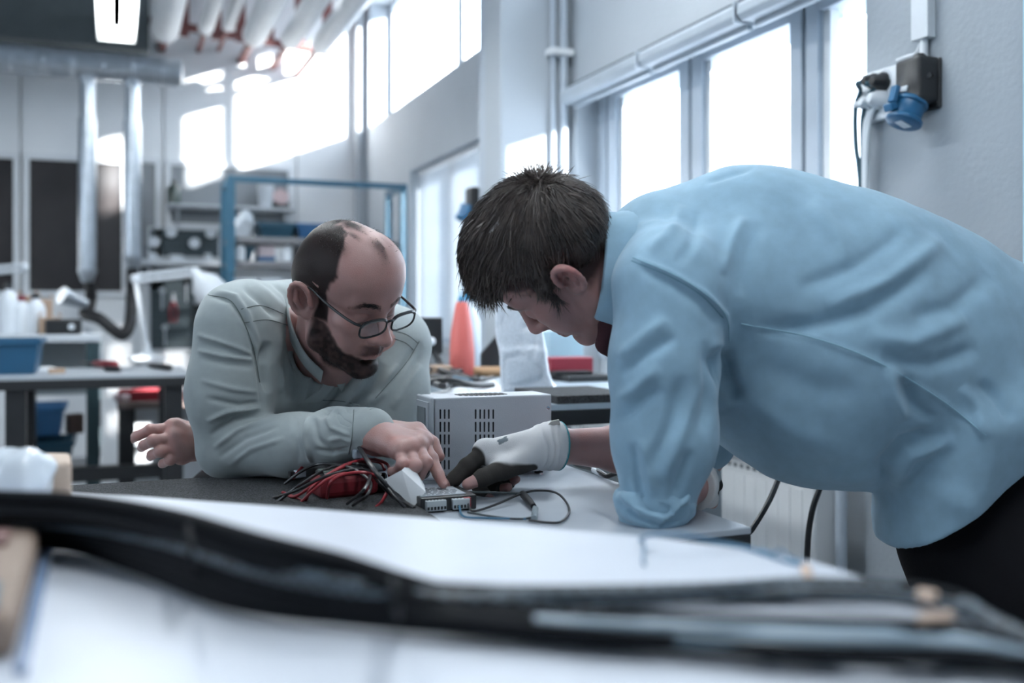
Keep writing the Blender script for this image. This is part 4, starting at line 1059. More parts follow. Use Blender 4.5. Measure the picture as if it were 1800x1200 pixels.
# spray bottle behind the dark hair, partly seen
bp = B(838, 655); D2 = bp.x * SA + bp.y * CA; s2 = D2 / F_PX
t = thing('spray_bottle', (bp.x + .02, bp.y + .12, RZ), 'clear spray bottle with blue trigger behind the red bottle', 'bottle')
bx, by = bp.x + .02, bp.y + .12
MB().lathe((bx, by, RZ), [(0, 17 * s2), (.01, 19 * s2), (90 * s2, 19 * s2), (115 * s2, 9 * s2), (128 * s2, 7 * s2)], n=22).build('body', mat('milky_plastic', (.60, .66, .72), .25), t, True)
MB().box((bx - 20 * s2, by - .012, RZ + 128 * s2), (bx + 12 * s2, by + .012, RZ + 146 * s2)).build('trigger_head', mat('cap_blue', (.05, .25, .42), .4), t, bev=.006)
# brown tube
a_ = B(806, 662); b_ = B(885, 662); a_.z = b_.z = RZ + .016; dr_ = (b_ - a_)
t = thing('cardboard_tube', a_.lerp(b_, .5) - Vector((0, 0, .016)), 'tan roll of tape-wrapped tube lying before the red bottle', 'tube')
MB().tube([a_ + dr_ * .12, b_], .0155, 18).build('tube', mat('tan_wrap', (.42, .25, .13), .5, var=.06), t, True)
MB().tube([a_, a_ + dr_ * .13], .0165, 18).build('end_cap', mat('tan_cap', (.46, .29, .17), .5), t, True)
# red box, light blue box
a_ = B(972, 656, .016); 
def box_on(px0, px1, py, hpx, dep_, m, label, cat, name, lift=0.0, lid=None):
    a = B(px0, py, lift); b = B(px1, py, lift); D3 = a.x * SA + a.y * CA; h = hpx * D3 / F_PX; y = a.y
    x0, x1_ = a.x, onY(px1, py, y).x
    t = thing(name, ((x0 + x1_) / 2, y + dep_ / 2, RZ + lift), label, cat)
    MB().box((x0, y, RZ + lift), (x1_, y + dep_, RZ + lift + h)).build('box', m, t, bev=.003)
    if lid: MB().box((x0 - .002, y - .002, RZ + lift + h * .72), (x1_ + .002, y + dep_ + .002, RZ + lift + h + .002)).build('lid', lid, t, bev=.003)
    return t
box_on(968, 1043, 658, 29, .09, mat('dark_red_card', (.30, .03, .05), .45), 'flat dark red box on the tool bench beside the granule bag', 'box', 'storage_box', .016, mat('grey_white_lid', (.55, .60, .64), .5) if False else None)
t = box_on(978, 1042, 660, 7, .12, BLACKP, 'thin black case lying in front of the red box', 'case', 'flat_case', .016)
t = box_on(966, 1026, 661, 80, .10, mat('pale_blue_plastic', (.42, .62, .72), .3, var=.03), 'pale blue carton behind the red box', 'box', 'carton', 0.0)
# dark things heaped on the left of that bench
def blob(name, px, py, D, r, m, label, cat, parts):
    t = thing(name, W(px, py, D), label, cat)
    for nm, fn in parts: fn(t, nm)
    return t
heap = [[(742, 668), (790, 655), (840, 668), (868, 664)], [(738, 676), (780, 668), (830, 676), (866, 676)], [(745, 655), (770, 640), (800, 652), (830, 648)], [(740, 662), (775, 678), (800, 672), (850, 660)], [(750, 640), (775, 650), (805, 664), (812, 675)]]
hw = ['lowest', 'front', 'highest', 'crossing', 'short']
for i, c_ in enumerate(heap): cable('coiled_cable', [B(x, y, .010 + .008 * (i % 3) + .012 * math.sin(j * 1.7)) for j, (x, y) in enumerate(c_)], .008, bk, hw[i] + ' black cable in the heap left of the granule bag', 'cable', 10, 'black cables heaped on the tool bench')
q = B(790, 672, .012); t = thing('glue_gun', (q.x, q.y, RZ), 'black hand tool with blue grip lying in the cable heap', 'tool')
MB().tube([q + Vector((-.05, .02, .006)), q + Vector((.05, -.01, .006))], [.016, .013], 12).build('barrel', BLACKP, t, True); MB().tube([q + Vector((.01, -.005, .006)), q + Vector((.04, -.05, .0))], .013, 12).build('grip', mat('dark_blue_grip', (.02, .06, .10), .4), t, True)
# dark screen with stand and arm behind the shoulder
t = thing('small_monitor', B(756, 655), 'black tilted screen behind the shoulder of the bearded person', 'monitor')
c_ = B(756, 655); D3 = c_.x * SA + c_.y * CA; w_ = .035
MB().obox(W(755, 590, D3), (.085, .012, .12), -.35, .15).build('screen', BLACKP, t, bev=.004)
MB().tube([W(757, 605, D3 + .02), W(775, 640, D3), W(795, 657, D3 - .02)], .011, 10).build('arm', BLACKP, t, True)
MB().ball(W(758, 600, D3 - .03), .014, 8).build('joint', CLEARW, t, True)
MB().lathe(c_ + Vector((.05, 0, 0)), [(0, .05), (.01, .05), (.016, .02)], n=20).build('base', BLACKP, t, True)
t = thing('laptop', B(858, 652), 'black folded laptop stand behind the granule bag', 'laptop')
c_ = B(850, 652)
MB().prism([W(846, 648, 3.25), W(846, 622, 3.25), W(876, 586, 3.25), W(879, 590, 3.25), W(879, 648, 3.25)], (0, .012, 0)).build('screen', BLACKP, t); MB().obox((c_.x + .02, c_.y, RZ + .008), (.16, .10, .014), 0).build('base', BLACKP, t, bev=.004)
o = MB().obox(B(845, 655, .008) , (.12, .07, .014), .3).build('white_pad', CLEARW, None, bev=.003); tag(o, 'white notepad lying behind the tan tube', 'notepad')
o = MB().obox(B(770, 654, .02), (.07, .05, .04), .5).build('wood_block', CARD, None, bev=.003); tag(o, 'small tan carton block beside the black screen', 'box')

# ------------------------------------------------------------------ sockets on the plaster pier
def on_wall(px, py): return onX(px, py, XW)
g = thing('industrial_socket', on_wall(1630, 190), 'black wall housing with blue industrial socket on the plaster pier', 'socket')
a = on_wall(1657, 100); b = on_wall(1657, 190); z1, z0 = a.z, b.z; y0 = a.y; y1 = y0 + .085
DGR = mat('housing_black', (.016, .017, .019), .45, var=.1)
MB().box((XW - .008, y0, z0), (XW, y1, z1)).build('back_plate', DGR, g, bev=.004)
F = Field((XW - .12, y0 - .02, z0 - .06), (XW + .01, y1 + .02, z1 + .02), .0022)
yc = (y0 + y1) / 2; zc = (z0 + z1) / 2; hz = (z1 - z0) / 2
F.rbox((XW - .03, yc, zc + .008), (.032, .038, hz - .006), .010, k=.004); F.cone((XW - .028, yc, z1 - .022), (XW - .050, yc, z0 + .018), .030, .036, .012)
P, Q = F.mesh(); big_mesh('housing', P, Q, DGR, g, cam=False)
ax = unit((-.42, 0, -1)); c0 = np.array([XW - .050, yc, z0 + .020])
BL = mat('socket_blue', (.018, .115, .24), .35, var=.05)
MB().lathe(c0, [(0, .037), (.006, .040), (.010, .040), (.012, .035), (.040, .034), (.045, .030)], ax, 32).build('socket_sleeve', BL, g, True)
lidc = Vector(c0 + ax * .044)
MB().lathe(lidc, [(0, .037), (.004, .040), (.010, .039), (.013, .034)], ax, 32).build('lid', BL, g, True)
MB().obox(lidc + Vector((-.036, .004, .024)), (.022, .026, .018), 0, 0, -.3).build('latch', BL, g, bev=.004)
MB().obox(lidc + Vector((-.030, 0, .052)), (.014, .020, .040), 0, 0, .3).build('hinge_arm', BL, g, bev=.004)
MB().obox(Vector(c0 + ax * .058) , (.030, .022, .002), 0, 0, .4).build('sticker', CLEARW, g)
MB().obox((XW - .078, yc + .004, zc - .014), (.004, .046, .014), 0, 0, .3).build('rating_label', mat('pale_label', (.55, .60, .64), .4), g, bev=.001)
MB().obox((XW - .0805, yc + .010, zc - .014), (.004, .010, .008), 0, 0, .3).build('rating_print', mat('label_print', (.10, .11, .13), .6), g)
for yy in (y0 + .010, y1 - .010):
    for zz in (z0 + .010, z1 - .010): MB().cyl((XW - .010, yy, zz), (XW - .006, yy, zz), .004, n=12).build('screw', SCREW, g, True)
MB().lathe((XW - .025, yc, z1 + .0), [(-.004, .020), (.008, .016), (.014, .010)], (0, 0, 1), 16).build('gland', BLACKP, g, True)
MB().tube([(XW - .006, y0 + .02, zc + .02), (XW - .04, y0 - .001, zc + .012)], .006, 8).build('side_lug', DGR, g, True)
# cable duct above
a = on_wall(1618, 75); b = on_wall(1645, 75)
td = thing('cable_trunking', (XW, (a.y + b.y) / 2, a.z), 'white cable trunking running up the plaster pier above the socket', 'trunking')
MB().box((XW - .022, b.y, a.z), (XW, a.y, CL0 - .02)).build('channel', mat('trunking_white', (.58, .62, .66), .4), td, bev=.002)
MB().box((XW - .026, b.y - .002, a.z), (XW - .021, a.y + .002, CL0 - .03)).build('cover', mat('trunking_white', (.58, .62, .66), .4), td, bev=.001)
MB().tube([(XW - .012, yc, z1 + .01), (XW - .012, (a.y + b.y) / 2, a.z + .03)], .009, 10).build('cable_entry', CLEARW, td, True)
MB().tube(spline([on_wall(1585, 108) + Vector((-.012, 0, 0)), on_wall(1600, 102) + Vector((-.012, 0, 0)), on_wall(1618, 96) + Vector((-.012, 0, 0)), on_wall(1627, 78) + Vector((-.012, 0, 0))], 6), .006, 8).build('cable_entry', mat('trunking_white', (.58, .62, .66), .4), td, True)
# white socket strip
so = thing('wall_socket', on_wall(1555, 190), 'white four-gang wall socket plate behind the industrial socket', 'socket')
a = on_wall(1527, 133); b = on_wall(1592, 110); zb_ = on_wall(1555, 212).z
MB().box((XW - .022, b.y - .01, zb_), (XW, a.y, a.z)).build('plate', CLEARW, so, bev=.004)
for px, py in ((1535, 150), (1568, 140), (1530, 178), (1560, 170)):
    q = on_wall(px, py); MB().lathe((XW - .021, q.y, q.z), [(0, .021), (.004, .021), (.004, .018), (-.002, .018)], (-1, 0, 0), 24).build('socket_ring', CLEARW, so, True)
def plug(px, py, m, mc, label, cabl, r=.019):
    q = on_wall(px, py); t = thing('mains_plug', (XW - .04, q.y, q.z - .02), label, 'plug')
    MB().lathe((XW - .022, q.y, q.z), [(0, r), (.010, r), (.016, r * .8), (.034, r * .55), (.038, r * .4)], (-1, 0, 0), 20).build('body', m, t, True)
    if cabl:
        p0 = Vector((XW - .050, q.y + .004, q.z)); pts = [p0 + Vector((.01, 0, 0)), p0 + Vector((-.012, .012, -.004))] + [onX(x, y, XW - .035) for x, y in cabl]
        MB().tube(spline(pts, 8), .0058, 8).build('cord', mc, t, True)
    return t
dbl = mat('dark_blue_cord', (.02, .07, .10), .45)
plug(1552, 145, BLACKP, dbl, 'left black mains plug with dark cord hanging by the window', [(1512, 160), (1504, 190), (1504, 250), (1509, 290), (1512, 330), (1512, 420)])
plug(1567, 146, BLACKP, dbl, 'right black mains plug on the upper row of the wall socket', [(1545, 150), (1525, 170), (1517, 205), (1516, 240), (1517, 300), (1518, 420)], .022)
plug(1547, 182, CLEARW, CLEARW, 'left white mains plug with pale cord', [(1530, 190), (1522, 215), (1519, 260), (1518, 330), (1519, 430)])
plug(1562, 176, CLEARW, CLEARW, 'right white mains plug below the black plugs', [(1540, 182), (1530, 205), (1524, 250), (1522, 330), (1522, 430)], .024)
# two black cords between bench and radiator
p = [onX(1512, 430, XW - .035), W(1500, 560, 2.15), W(1440, 700, 2.02), W(1400, 780, 1.95), W(1376, 824, 1.90), W(1352, 880, 1.85), W(1322, 930, 1.82), W(1300, 960, 1.80), W(1290, 1100, 1.8), W(1292, 1400, 1.82), W(1330, 1545, 1.85)]
cable('hanging_cable', p, .0055, bk, 'black cord slanting down behind the bench corner to the left', 'cable')
p = [onX(1518, 430, XW - .035), W(1512, 600, 2.15), W(1490, 730, 2.06), W(1465, 800, 2.0), W(1441, 858, 1.98), W(1426, 905, 1.97), W(1419, 970, 1.97), W(1417, 1100, 1.97), W(1420, 1400, 2.0), W(1440, 1452, 2.02)]
cable('hanging_cable', p, .006, bk, 'black cord hanging nearly upright in front of the radiator', 'cable')
# second blue socket far away on the column
q = onY(838, 372, 3.62); t = thing('industrial_socket', (1.385, 3.70, q.z), 'small far blue industrial socket on the column beside the hair', 'socket')
q = onX(838, 372, 1.40)
MB().box((1.36, q.y - .04, q.z - .0), (1.40, q.y + .04, q.z + .10)).build('housing', DGR, t, bev=.01); MB().lathe((1.365, q.y, q.z + .02), [(0, .036), (.05, .034), (.055, .038), (.065, .036)], (-.4, 0, -1), 20).build('socket_sleeve', BL, t, True)
# ------------------------------------------------------------------ foreground table with the cable harness
FZ = .845
G = lambda px, py, h=0.0: onZ(px, py, FZ + h)
edge = [(-420, 822), (-100, 843), (200, 868), (550, 893), (900, 921), (1150, 943), (1330, 966), (1430, 985), (1530, 1016), (1640, 1056), (1760, 1110), (1900, 1190), (2150, 1360)]
poly = [G(x, y) for x, y in edge]
poly += [W(2150, 0, .30), W(-900, 0, .30)]
poly = [Vector((p.x, p.y, FZ)) for p in poly]
FT_ = mat('white_table_laminate', (.62, .65, .71), .38, var=.015, scale=20, spec=.45)
ft = thing('white_table', (sum(p.x for p in poly) / len(poly), sum(p.y for p in poly) / len(poly), 0), 'white rounded table in the blurred foreground carrying the cable harness', 'table')
MB().prism([(p.x, p.y, FZ - .022) for p in poly], (0, 0, .022)).build('top', FT_, ft, bev=.003)
for px, D in ((100, .95), (1500, .66), (-300, .45), (1700, .42)):
    q = W(px, 0, D); MB().cyl((q.x, q.y, 0), (q.x, q.y, FZ - .022), .022, n=14).build('leg', STEELG, ft, True)
hb = mat('harness_black', (.005, .006, .008), .7, var=.2, spec=.12); hs = mat('harness_slate', (.05, .085, .11), .35, var=.2); hg = mat('harness_grey', (.22, .29, .35), .35, var=.1)
def braid():
    m = mat('braided_sleeve', (.02, .03, .04), .4)
    nt = m.node_tree; b = nt.nodes['Principled BSDF']; tc = nt.nodes['Texture Coordinate']
    ck = nt.nodes.new('ShaderNodeTexChecker'); ck.inputs['Scale'].default_value = 160; ck.inputs[1].default_value = (.015, .02, .025, 1); ck.inputs[2].default_value = (.07, .10, .125, 1)
    nt.links.new(tc.outputs['Object'], ck.inputs['Vector']); nt.links.new(ck.outputs[0], b.inputs['Base Color'])
    return m
hbr = braid()
top = [(-150, 900), (0, 903), (150, 910), (300, 938), (450, 984), (600, 1022), (800, 1041), (1000, 1042), (1240, 1033), (1400, 1024), (1560, 1028), (1680, 1050), (1745, 1090), (1900, 1170)]
bot = [(-150, 950), (0, 952), (130, 958), (260, 1000), (410, 1056), (620, 1084), (850, 1104), (1050, 1120), (1240, 1135), (1400, 1146), (1560, 1152), (1680, 1155), (1760, 1160), (1900, 1178)]
top = np.array(top, float); bot = np.array(bot, float)
rng = np.random.default_rng(21)
rows = []
NCB = 17
desc = ['first', 'second', 'third', 'fourth', 'fifth', 'sixth', 'seventh', 'eighth', 'ninth', 'tenth', 'eleventh', 'twelfth', 'thirteenth', 'fourteenth', 'fifteenth', 'sixteenth', 'last']
vs_right = np.array([0, .0, .03, .04, .15, .56, .57, .59, .60, .71, .72, .79, .80, .93, .96, .99, 1.0])
hn = thing('cable_harness', G(900, 1080), 'long dark cable harness snaking across the white foreground table', 'cable harness')
for i in range(NCB):
    v0 = i / (NCB - 1); pts = []
    for j in range(len(top)):
        u = j / (len(top) - 1); mix = np.clip((u - .30) / .25, 0, 1); v = v0 * (1 - mix) + vs_right[i] * mix
        v = np.clip(v + .02 * math.sin(j * .9 + i * 2.1) * mix, 0, 1)
        pq = top[j] * (1 - v) + bot[j] * v
        lift = .007 + .032 * (1 - mix) * (1 - v) + .006 * mix * (.5 + .5 * math.sin(j * 1.3 + i * 1.7))
        pts.append(onZ(pq[0], pq[1], FZ + lift))
    r = .0060 if i % 3 else .0072
    m = (hbr if i in (1, 2, 3, 4) else hs if i in (13,) else hg if i in (9, 10, 11, 12) else hb)
    sp1 = spline(pts, 6); rr1 = [r * (1 - .34 * min(1, max(0, (k / len(sp1) - .35) / .25))) for k in range(len(sp1))]
    if m in (hg, hs):
        MB().tube(sp1[:40], rr1[:40], 10).build('cable', hb, hn, True); sp1 = sp1[39:]; rr1 = rr1[39:]
        MB().tube(sp1, rr1, 10).build('cable', m, hn, True)
    else: MB().tube(sp1, [r * (1 - .34 * min(1, max(0, (k / len(sp1) - .35) / .25))) for k in range(len(sp1))], 10).build('cable', m, hn, True)
    if i < 15:        # second layer at the thick left end
        pts2 = [p + Vector((0, .006, .011)) for p in pts[:6]]; pts2.append(pts[6] + Vector((0, .002, .0))); pts2.append(pts[7] + Vector((0, 0, -.006)))
        sp2 = spline(pts2, 6); MB().tube(sp2, [.0065 * min(1, (len(sp2) - k) / 14 + .05) for k in range(len(sp2))], 10).build('cable', hb, hn, True)
tan = mat('beige_connector', (.62, .46, .36), .5)
for (x0, y0, x1, y1, r_) in ((1616, 1090, 1674, 1084, .0042), (1612, 1044, 1648, 1050, .0042)):
    a, b = G(x0, y0, .016), G(x1, y1, .016); MB().tube([a, a.lerp(b, .08), a.lerp(b, .92), b], [r_ * .6, r_, r_, r_ * .6], 10).build('end_sleeve', tan, hn, True)
# cable ties bundling the thick end
for px, ya, yb in ((330, 915, 1020), (690, 1020, 1092)):
    a, b = G(px, ya, .045), G(px + 12, yb, .006)
    MB().tube(spline([G(px, ya, .002), a, G(px + 6, (ya + yb) / 2, .05), b, G(px + 12, yb, 0)], 5), .0018, 6).build('cable_tie', hb, hn, True)
# thin loose wires with a beige tip
t = thing('loose_wire', G(1280, 960), 'thin blue loose wires with beige tip on the white table', 'wire')
bw = mat('pale_blue_wire', (.10, .22, .34), .4)
MB().tube(spline([G(1125, 948, .004), G(1150, 938, .016), G(1200, 940, .016), G(1260, 952, .008), G(1310, 962, .003), G(1340, 972, .002), G(1380, 985, .002), G(1410, 992, .003), G(1420, 1002, .004)], 6), .0016, 8).build('wire', bw, t, True)
MB().tube(spline([G(1128, 945, .003), G(1132, 960, .003), G(1130, 985, .002), G(1133, 992, .002)], 5), .0011, 6).build('wire', bw, t, True)
MB().tube(spline([G(1335, 965, .003), G(1360, 972, .005), G(1372, 966, .008), G(1390, 980, .004), G(1415, 988, .004)], 5), .0011, 6).build('wire', bw, t, True)
MB().tube([G(1416, 998, .005), G(1423, 1022, .004)], .0040, 10).build('tip', tan, t, True)
# left: carton in a clear sleeve at the far edge of the table
q = G(70, 869)
t = thing('wrapped_carton', q, 'blurred tan carton with white plastic wrap at the far left of the table', 'box')
a = G(-40, 880); b = G(128, 880); z1 = FZ + (880 - 806) / F_PX * .98
MB().prism([(p.x, p.y, FZ) for p in (G(60, 884), G(126, 884), G(124, 862), G(62, 862))], (0, 0, z1 - FZ)).build('carton', mat('tan_carton', (.50, .39, .31), .7), t, bev=.004)
F = Field(C(-90, 900, .92) - .05, C(110, 780, 1.0) + .05, .004)
F.ell(C(5, 845, .98), (.045, .035, .030), .02); F.ell(C(48, 832, .97), (.022, .025, .022), .02); F.ell(C(-30, 850, .98), (.04, .03, .03), .02); F.half(np.array([0, 0, FZ - CAMZ + .001]), (0, 0, -1), .004)
P, Q = F.mesh(); N = vnormals(P, Q); P = P + N * (noise(P, 60) * .005)[:, None]; P[:, 2] = np.maximum(P[:, 2], FZ - CAMZ + .0005)
big_mesh('plastic_wrap', P, Q, mat('white_film', (.70, .75, .80), .2, coat=.5), t)
# near left corner: a cardboard-backed pouch, very close to the lens
t = thing('parts_pouch', G(10, 1120), 'blurred cardboard parts pouch with bluish clear edge at the lower left', 'pouch')
c0 = [G(-190, 985), G(70, 985), G(25, 1165), G(-260, 1165)]
MB().prism([(p.x, p.y, FZ) for p in c0], (0, 0, .028)).build('pouch', mat('dull_tan_card', (.26, .19, .15), .7), t, bev=.008, seg=3)
MB().prism([(p.x, p.y, FZ) for p in (G(70, 975), G(93, 975), G(48, 1190), G(25, 1190))], (0, 0, .006)).build('clear_edge', mat('bluish_film', (.22, .30, .45), .2), t, bev=.002)
MB().prism([(p.x, p.y, FZ + .028) for p in (G(-170, 1000), G(20, 1003), G(12, 1030), G(-170, 1030))], (0, 0, .004)).build('flap', mat('brown_card', (.16, .08, .07), .7), t)
MB().prism([(p.x, p.y, FZ + .028) for p in (G(-170, 1110), G(0, 1110), G(-6, 1160), G(-170, 1160))], (0, 0, .003)).build('print_patch', mat('teal_print', (.03, .12, .16), .6), t)
# ------------------------------------------------------------------ people
def attr_mix_mat(name, layers, rough=0.5, bump=0.0, bscale=400.0, sss=0.0, spec=0.4, sheen=0.0, var=0.06, vscale=25.0, stretch=None, rmix=None):
    """layers: [(None, base colour), (attribute, colour), ...] mixed one over the other"""
    m = bpy.data.materials.new(name); m.use_nodes = True
    nt = m.node_tree; b = nt.nodes['Principled BSDF']
    b.inputs['Roughness'].default_value = rough; b.inputs['Specular IOR Level'].default_value = spec; b.inputs['Sheen Weight'].default_value = sheen
    if sss:
        b.inputs['Subsurface Weight'].default_value = sss
        b.inputs['Subsurface Radius'].default_value = (0.009, 0.004, 0.003); b.inputs['Subsurface Scale'].default_value = 0.6
    tc = nt.nodes.new('ShaderNodeTexCoord'); mp = nt.nodes.new('ShaderNodeMapping')
    if stretch: mp.inputs['Scale'].default_value = stretch
    nt.links.new(tc.outputs['Object'], mp.inputs[0])
    n = nt.nodes.new('ShaderNodeTexNoise'); n.inputs['Scale'].default_value = vscale; n.inputs['Detail'].default_value = 5
    nt.links.new(mp.outputs[0], n.inputs['Vector'])
    r = nt.nodes.new('ShaderNodeValToRGB'); c = np.array(layers[0][1])
    r.color_ramp.elements[0].position = 0.3; r.color_ramp.elements[1].position = 0.7
    r.color_ramp.elements[0].color = (*np.clip(c * (1 - var), 0, 1), 1); r.color_ramp.elements[1].color = (*np.clip(c * (1 + var), 0, 1), 1)
    nt.links.new(n.outputs['Fac'], r.inputs[0]); out = r.outputs[0]
    for a, col in layers[1:]:
        at = nt.nodes.new('ShaderNodeAttribute'); at.attribute_name = a
        mx = nt.nodes.new('ShaderNodeMix'); mx.data_type = 'RGBA'
        nt.links.new(at.outputs['Fac'], mx.inputs[0]); nt.links.new(out, mx.inputs[6]); mx.inputs[7].default_value = (*col, 1)
        out = mx.outputs[2]
    nt.links.new(out, b.inputs['Base Color'])
    if any(a == 'dark' for a, _ in layers):
        at = nt.nodes.new('ShaderNodeAttribute'); at.attribute_name = 'dark'
        mr = nt.nodes.new('ShaderNodeMapRange'); mr.inputs[3].default_value = spec; mr.inputs[4].default_value = 0.08
        nt.links.new(at.outputs['Fac'], mr.inputs[0]); nt.links.new(mr.outputs[0], b.inputs['Specular IOR Level'])
    if bump:
        n2 = nt.nodes.new('ShaderNodeTexNoise'); n2.inputs['Scale'].default_value = bscale; n2.inputs['Detail'].default_value = 4
        nt.links.new(mp.outputs[0], n2.inputs['Vector'])
        bp = nt.nodes.new('ShaderNodeBump'); bp.inputs['Strength'].default_value = 1.0; bp.inputs['Distance'].default_value = bump
        nt.links.new(n2.outputs['Fac'], bp.inputs['Height']); nt.links.new(bp.outputs[0], b.inputs['Normal'])
    MATS[name] = m
    return m
def sstep(a, b, x):
    t = np.clip((x - a) / (b - a), 0, 1); return t * t * (3 - 2 * t)
SKIN1 = attr_mix_mat('skin_tanned', [(None, (0.39, 0.230, 0.212)), ('red', (0.40, 0.16, 0.14)), ('dark', (0.012, 0.010, 0.010))], rough=0.42, bump=0.0004, bscale=700, sss=0.25, spec=0.45, var=0.07)
SKIN2 = attr_mix_mat('skin_fair', [(None, (0.42, 0.245, 0.232)), ('red', (0.42, 0.16, 0.15)), ('dark', (0.02, 0.015, 0.015))], rough=0.45, bump=0.0003, bscale=700, sss=0.25, spec=0.4, var=0.06)
HAIR1 = mat('black_hair', (0.010, 0.009, 0.010), 0.5, var=0.3, scale=60, spec=0.4)
HAIR2 = mat('brown_hair', (0.070, 0.054, 0.047), 0.38, var=0.45, scale=45, spec=0.6)
SAGE = attr_mix_mat('sage_cotton', [(None, (0.32, 0.36, 0.362)), ('seam', (0.10, 0.12, 0.12))], rough=0.85, bump=0.00025, bscale=1300, sheen=0.2, spec=0.2, var=0.05, vscale=40)
DENIM = attr_mix_mat('light_blue_denim', [(None, (0.28, 0.435, 0.55)), ('seam', (0.15, 0.29, 0.38))], rough=0.88, bump=0.0003, bscale=1200, sheen=0.2, spec=0.2, var=0.07, vscale=35)
BLACK_CLOTH = mat('black_trouser_cloth', (0.008, 0.008, 0.010), 0.9, bump=0.0008, bscale=300, spec=0.15)
MAROON = mat('dark_maroon_cloth', (0.045, 0.012, 0.018), 0.9)

def head_field(F, M, c, s=1.0, nose=1.0, jaw=1.0, tilt=18):
    T = lambda x, y, z: c + M @ (np.array([x, y, z]) * s)
    e = lambda p, r, k, cut=False, R=None: F.ell(T(*p), np.array(r) * s, k * s, M if R is None else M @ R, cut)
    def co(p, q, r1, r2, k, cut=False): F.cone(T(*p), T(*q), r1 * s, r2 * s, k * s, cut)
    e((0, -.006, .045), (.0755, .092, .083), .01)
    e((0, .038, .048), (.066, .056, .066), .03)
    e((0, -.05, .01), (.062, .055, .055), .03)
    e((0, .035, -.045), (.054, .055, .075), .03)
    for q in (-1, 1):
        co((q * .056, -.002, -.03), (q * .05 * jaw, .012, -.078), .016, .017, .02)
        co((q * .05 * jaw, .012, -.078), (q * .014, .082, -.112), .017, .017, .025)
        e((q * .043, .062, -.022), (.022, .022, .018), .025)                # cheekbone
        e((q * .030, .070, -.055), (.022, .02, .025), .025)
        co((q * .046, .074, .020), (q * .014, .092, .015), .009, .010, .014)  # brow
        e((q * .033, .100, -.004), (.017, .014, .011), .012, True)          # eye socket
        e((q * .033, .0775, -.006), (.0150, .0135, .0125), .003)            # lid over the eyeball
        co((q * .046, .084, -.0115), (q * .022, .0885, -.0115), .0022, .0022, .003)
        e((q * .0125, .104, -.044), (.0085, .010, .0075), .005)             # nostril wing
        e((q * .0065, .107, -.0525), (.0038, .0055, .004), .002, True)
        co((q * .013, .096, -.052), (q * .028, .082, -.072), .004, .003, .01, )
    co((0, .092, .006), (0, .118 * nose, -.036), .0085, .0095, .014)         # nose bridge
    e((0, .1165 * nose, -.041), (.0105, .011, .0095), .008)
    co((0, .106, -.048), (0, .102, -.060), .006, .005, .008)
    e((0, .087, -.073), (.026, .019, .024), .015)                            # muzzle
    co((-.020, .097, -.0700), (.020, .097, -.0700), .0040, .0040, .006)
    co((0, .1035, -.0675), (0, .1035, -.0690), .0058, .0058, .006)
    co((-.016, .097, -.0795), (.016, .097, -.0795), .0052, .0052, .006)
    co((0, .1005, -.0795), (0, .1005, -.080), .0062, .0062, .006)
    co((-.024, .0985, -.0745), (.024, .0985, -.0745), .0017, .0017, .002, True)
    co((0, .105, -.0745), (0, .105, -.0747), .0020, .0020, .003, True)
    e((0, .094, -.093), (.020, .008, .006), .010, True)
    e((0, .085, -.111), (.020, .017, .016), .015)                            # chin
    for q in (-1, 1):                                                        # ears
        R = np.array(Matrix.Rotation(math.radians(26 * q), 3, 'Z') @ Matrix.Rotation(math.radians(tilt), 3, 'X') @ Matrix.Rotation(math.radians(q * 10), 3, 'Y'))
        ce = np.array([q * .0815, -.014, -.006])
        E = lambda x, y, z: T(*(ce + R @ np.array([q * x, y, z])))
        F.ell(E(0, 0, 0), np.array([.0075, .0195, .034]) * s, .006 * s, M @ R)
        F.ell(E(.0085, .003, .002), np.array([.0115, .0145, .0245]) * s, .003 * s, M @ R, True)
        ring = [(.006, .0190 * math.cos(t) - .001, .0325 * math.sin(t) + .001) for t in np.linspace(-.3, 4.1, 12)]
        F.chain([E(*p) for p in ring], [.0044 * s] * 12, .002 * s)
        F.ell(E(.003, .001, -.031), np.array([.0055, .010, .009]) * s, .006 * s, M @ R)
        F.cone(E(.004, .013, -.004), E(.003, .012, -.012), .0045 * s, .004 * s, .005 * s)
        F.chain([E(.004, -.006, .014), E(.006, -.009, .0), E(.004, -.004, -.014)], [.0032 * s, .0036 * s, .003 * s], .004 * s)
        F.ell(E(.003, .007, -.006), np.array([.008, .0055, .008]) * s, .002 * s, M @ R, True)
    return T
def strands(name, roots, nrm, dirs, length, r, material, parent, seg=3, lift=0.3, rng=None, curl=0.0):
    """one mesh of thin tapered hairs (camera-frame input)"""
    rng = rng or np.random.default_rng(3)
    n = len(roots); L = np.broadcast_to(length, n); RR = np.broadcast_to(r, n)
    P = []; Q = []
    d = dirs + nrm * lift; d /= np.linalg.norm(d, axis=1)[:, None]
    side = np.cross(d, nrm); side /= np.linalg.norm(side, axis=1)[:, None] + 1e-9
    pos = roots - nrm * 0.001
    V = np.zeros((n, seg + 1, 3, 3))
    for i in range(seg + 1):
        w = (RR * (1 - i / seg) ** 0.7)[:, None] + 1e-5
        up = np.cross(side, d)
        for k in range(3):
            a = 2 * math.pi * k / 3
            V[:, i, k] = pos + (side * math.cos(a) + up * math.sin(a)) * w
        pos = pos + d * (L / seg)[:, None]
        d = d - nrm * (lift * 0.55 / seg * 2) + curl * rng.normal(size=(n, 3)); d /= np.linalg.norm(d, axis=1)[:, None]
    base = np.arange(n)[:, None, None] * (seg + 1) * 3
    f = []
    for i in range(seg):
        for k in range(3):
            l = (k + 1) % 3
            f.append([i * 3 + k, i * 3 + l, (i + 1) * 3 + l, (i + 1) * 3 + k])
    Q = (np.array(f)[None] + base).reshape(-1, 4)
    return big_mesh(name, V.reshape(-1, 3), Q, material, parent)
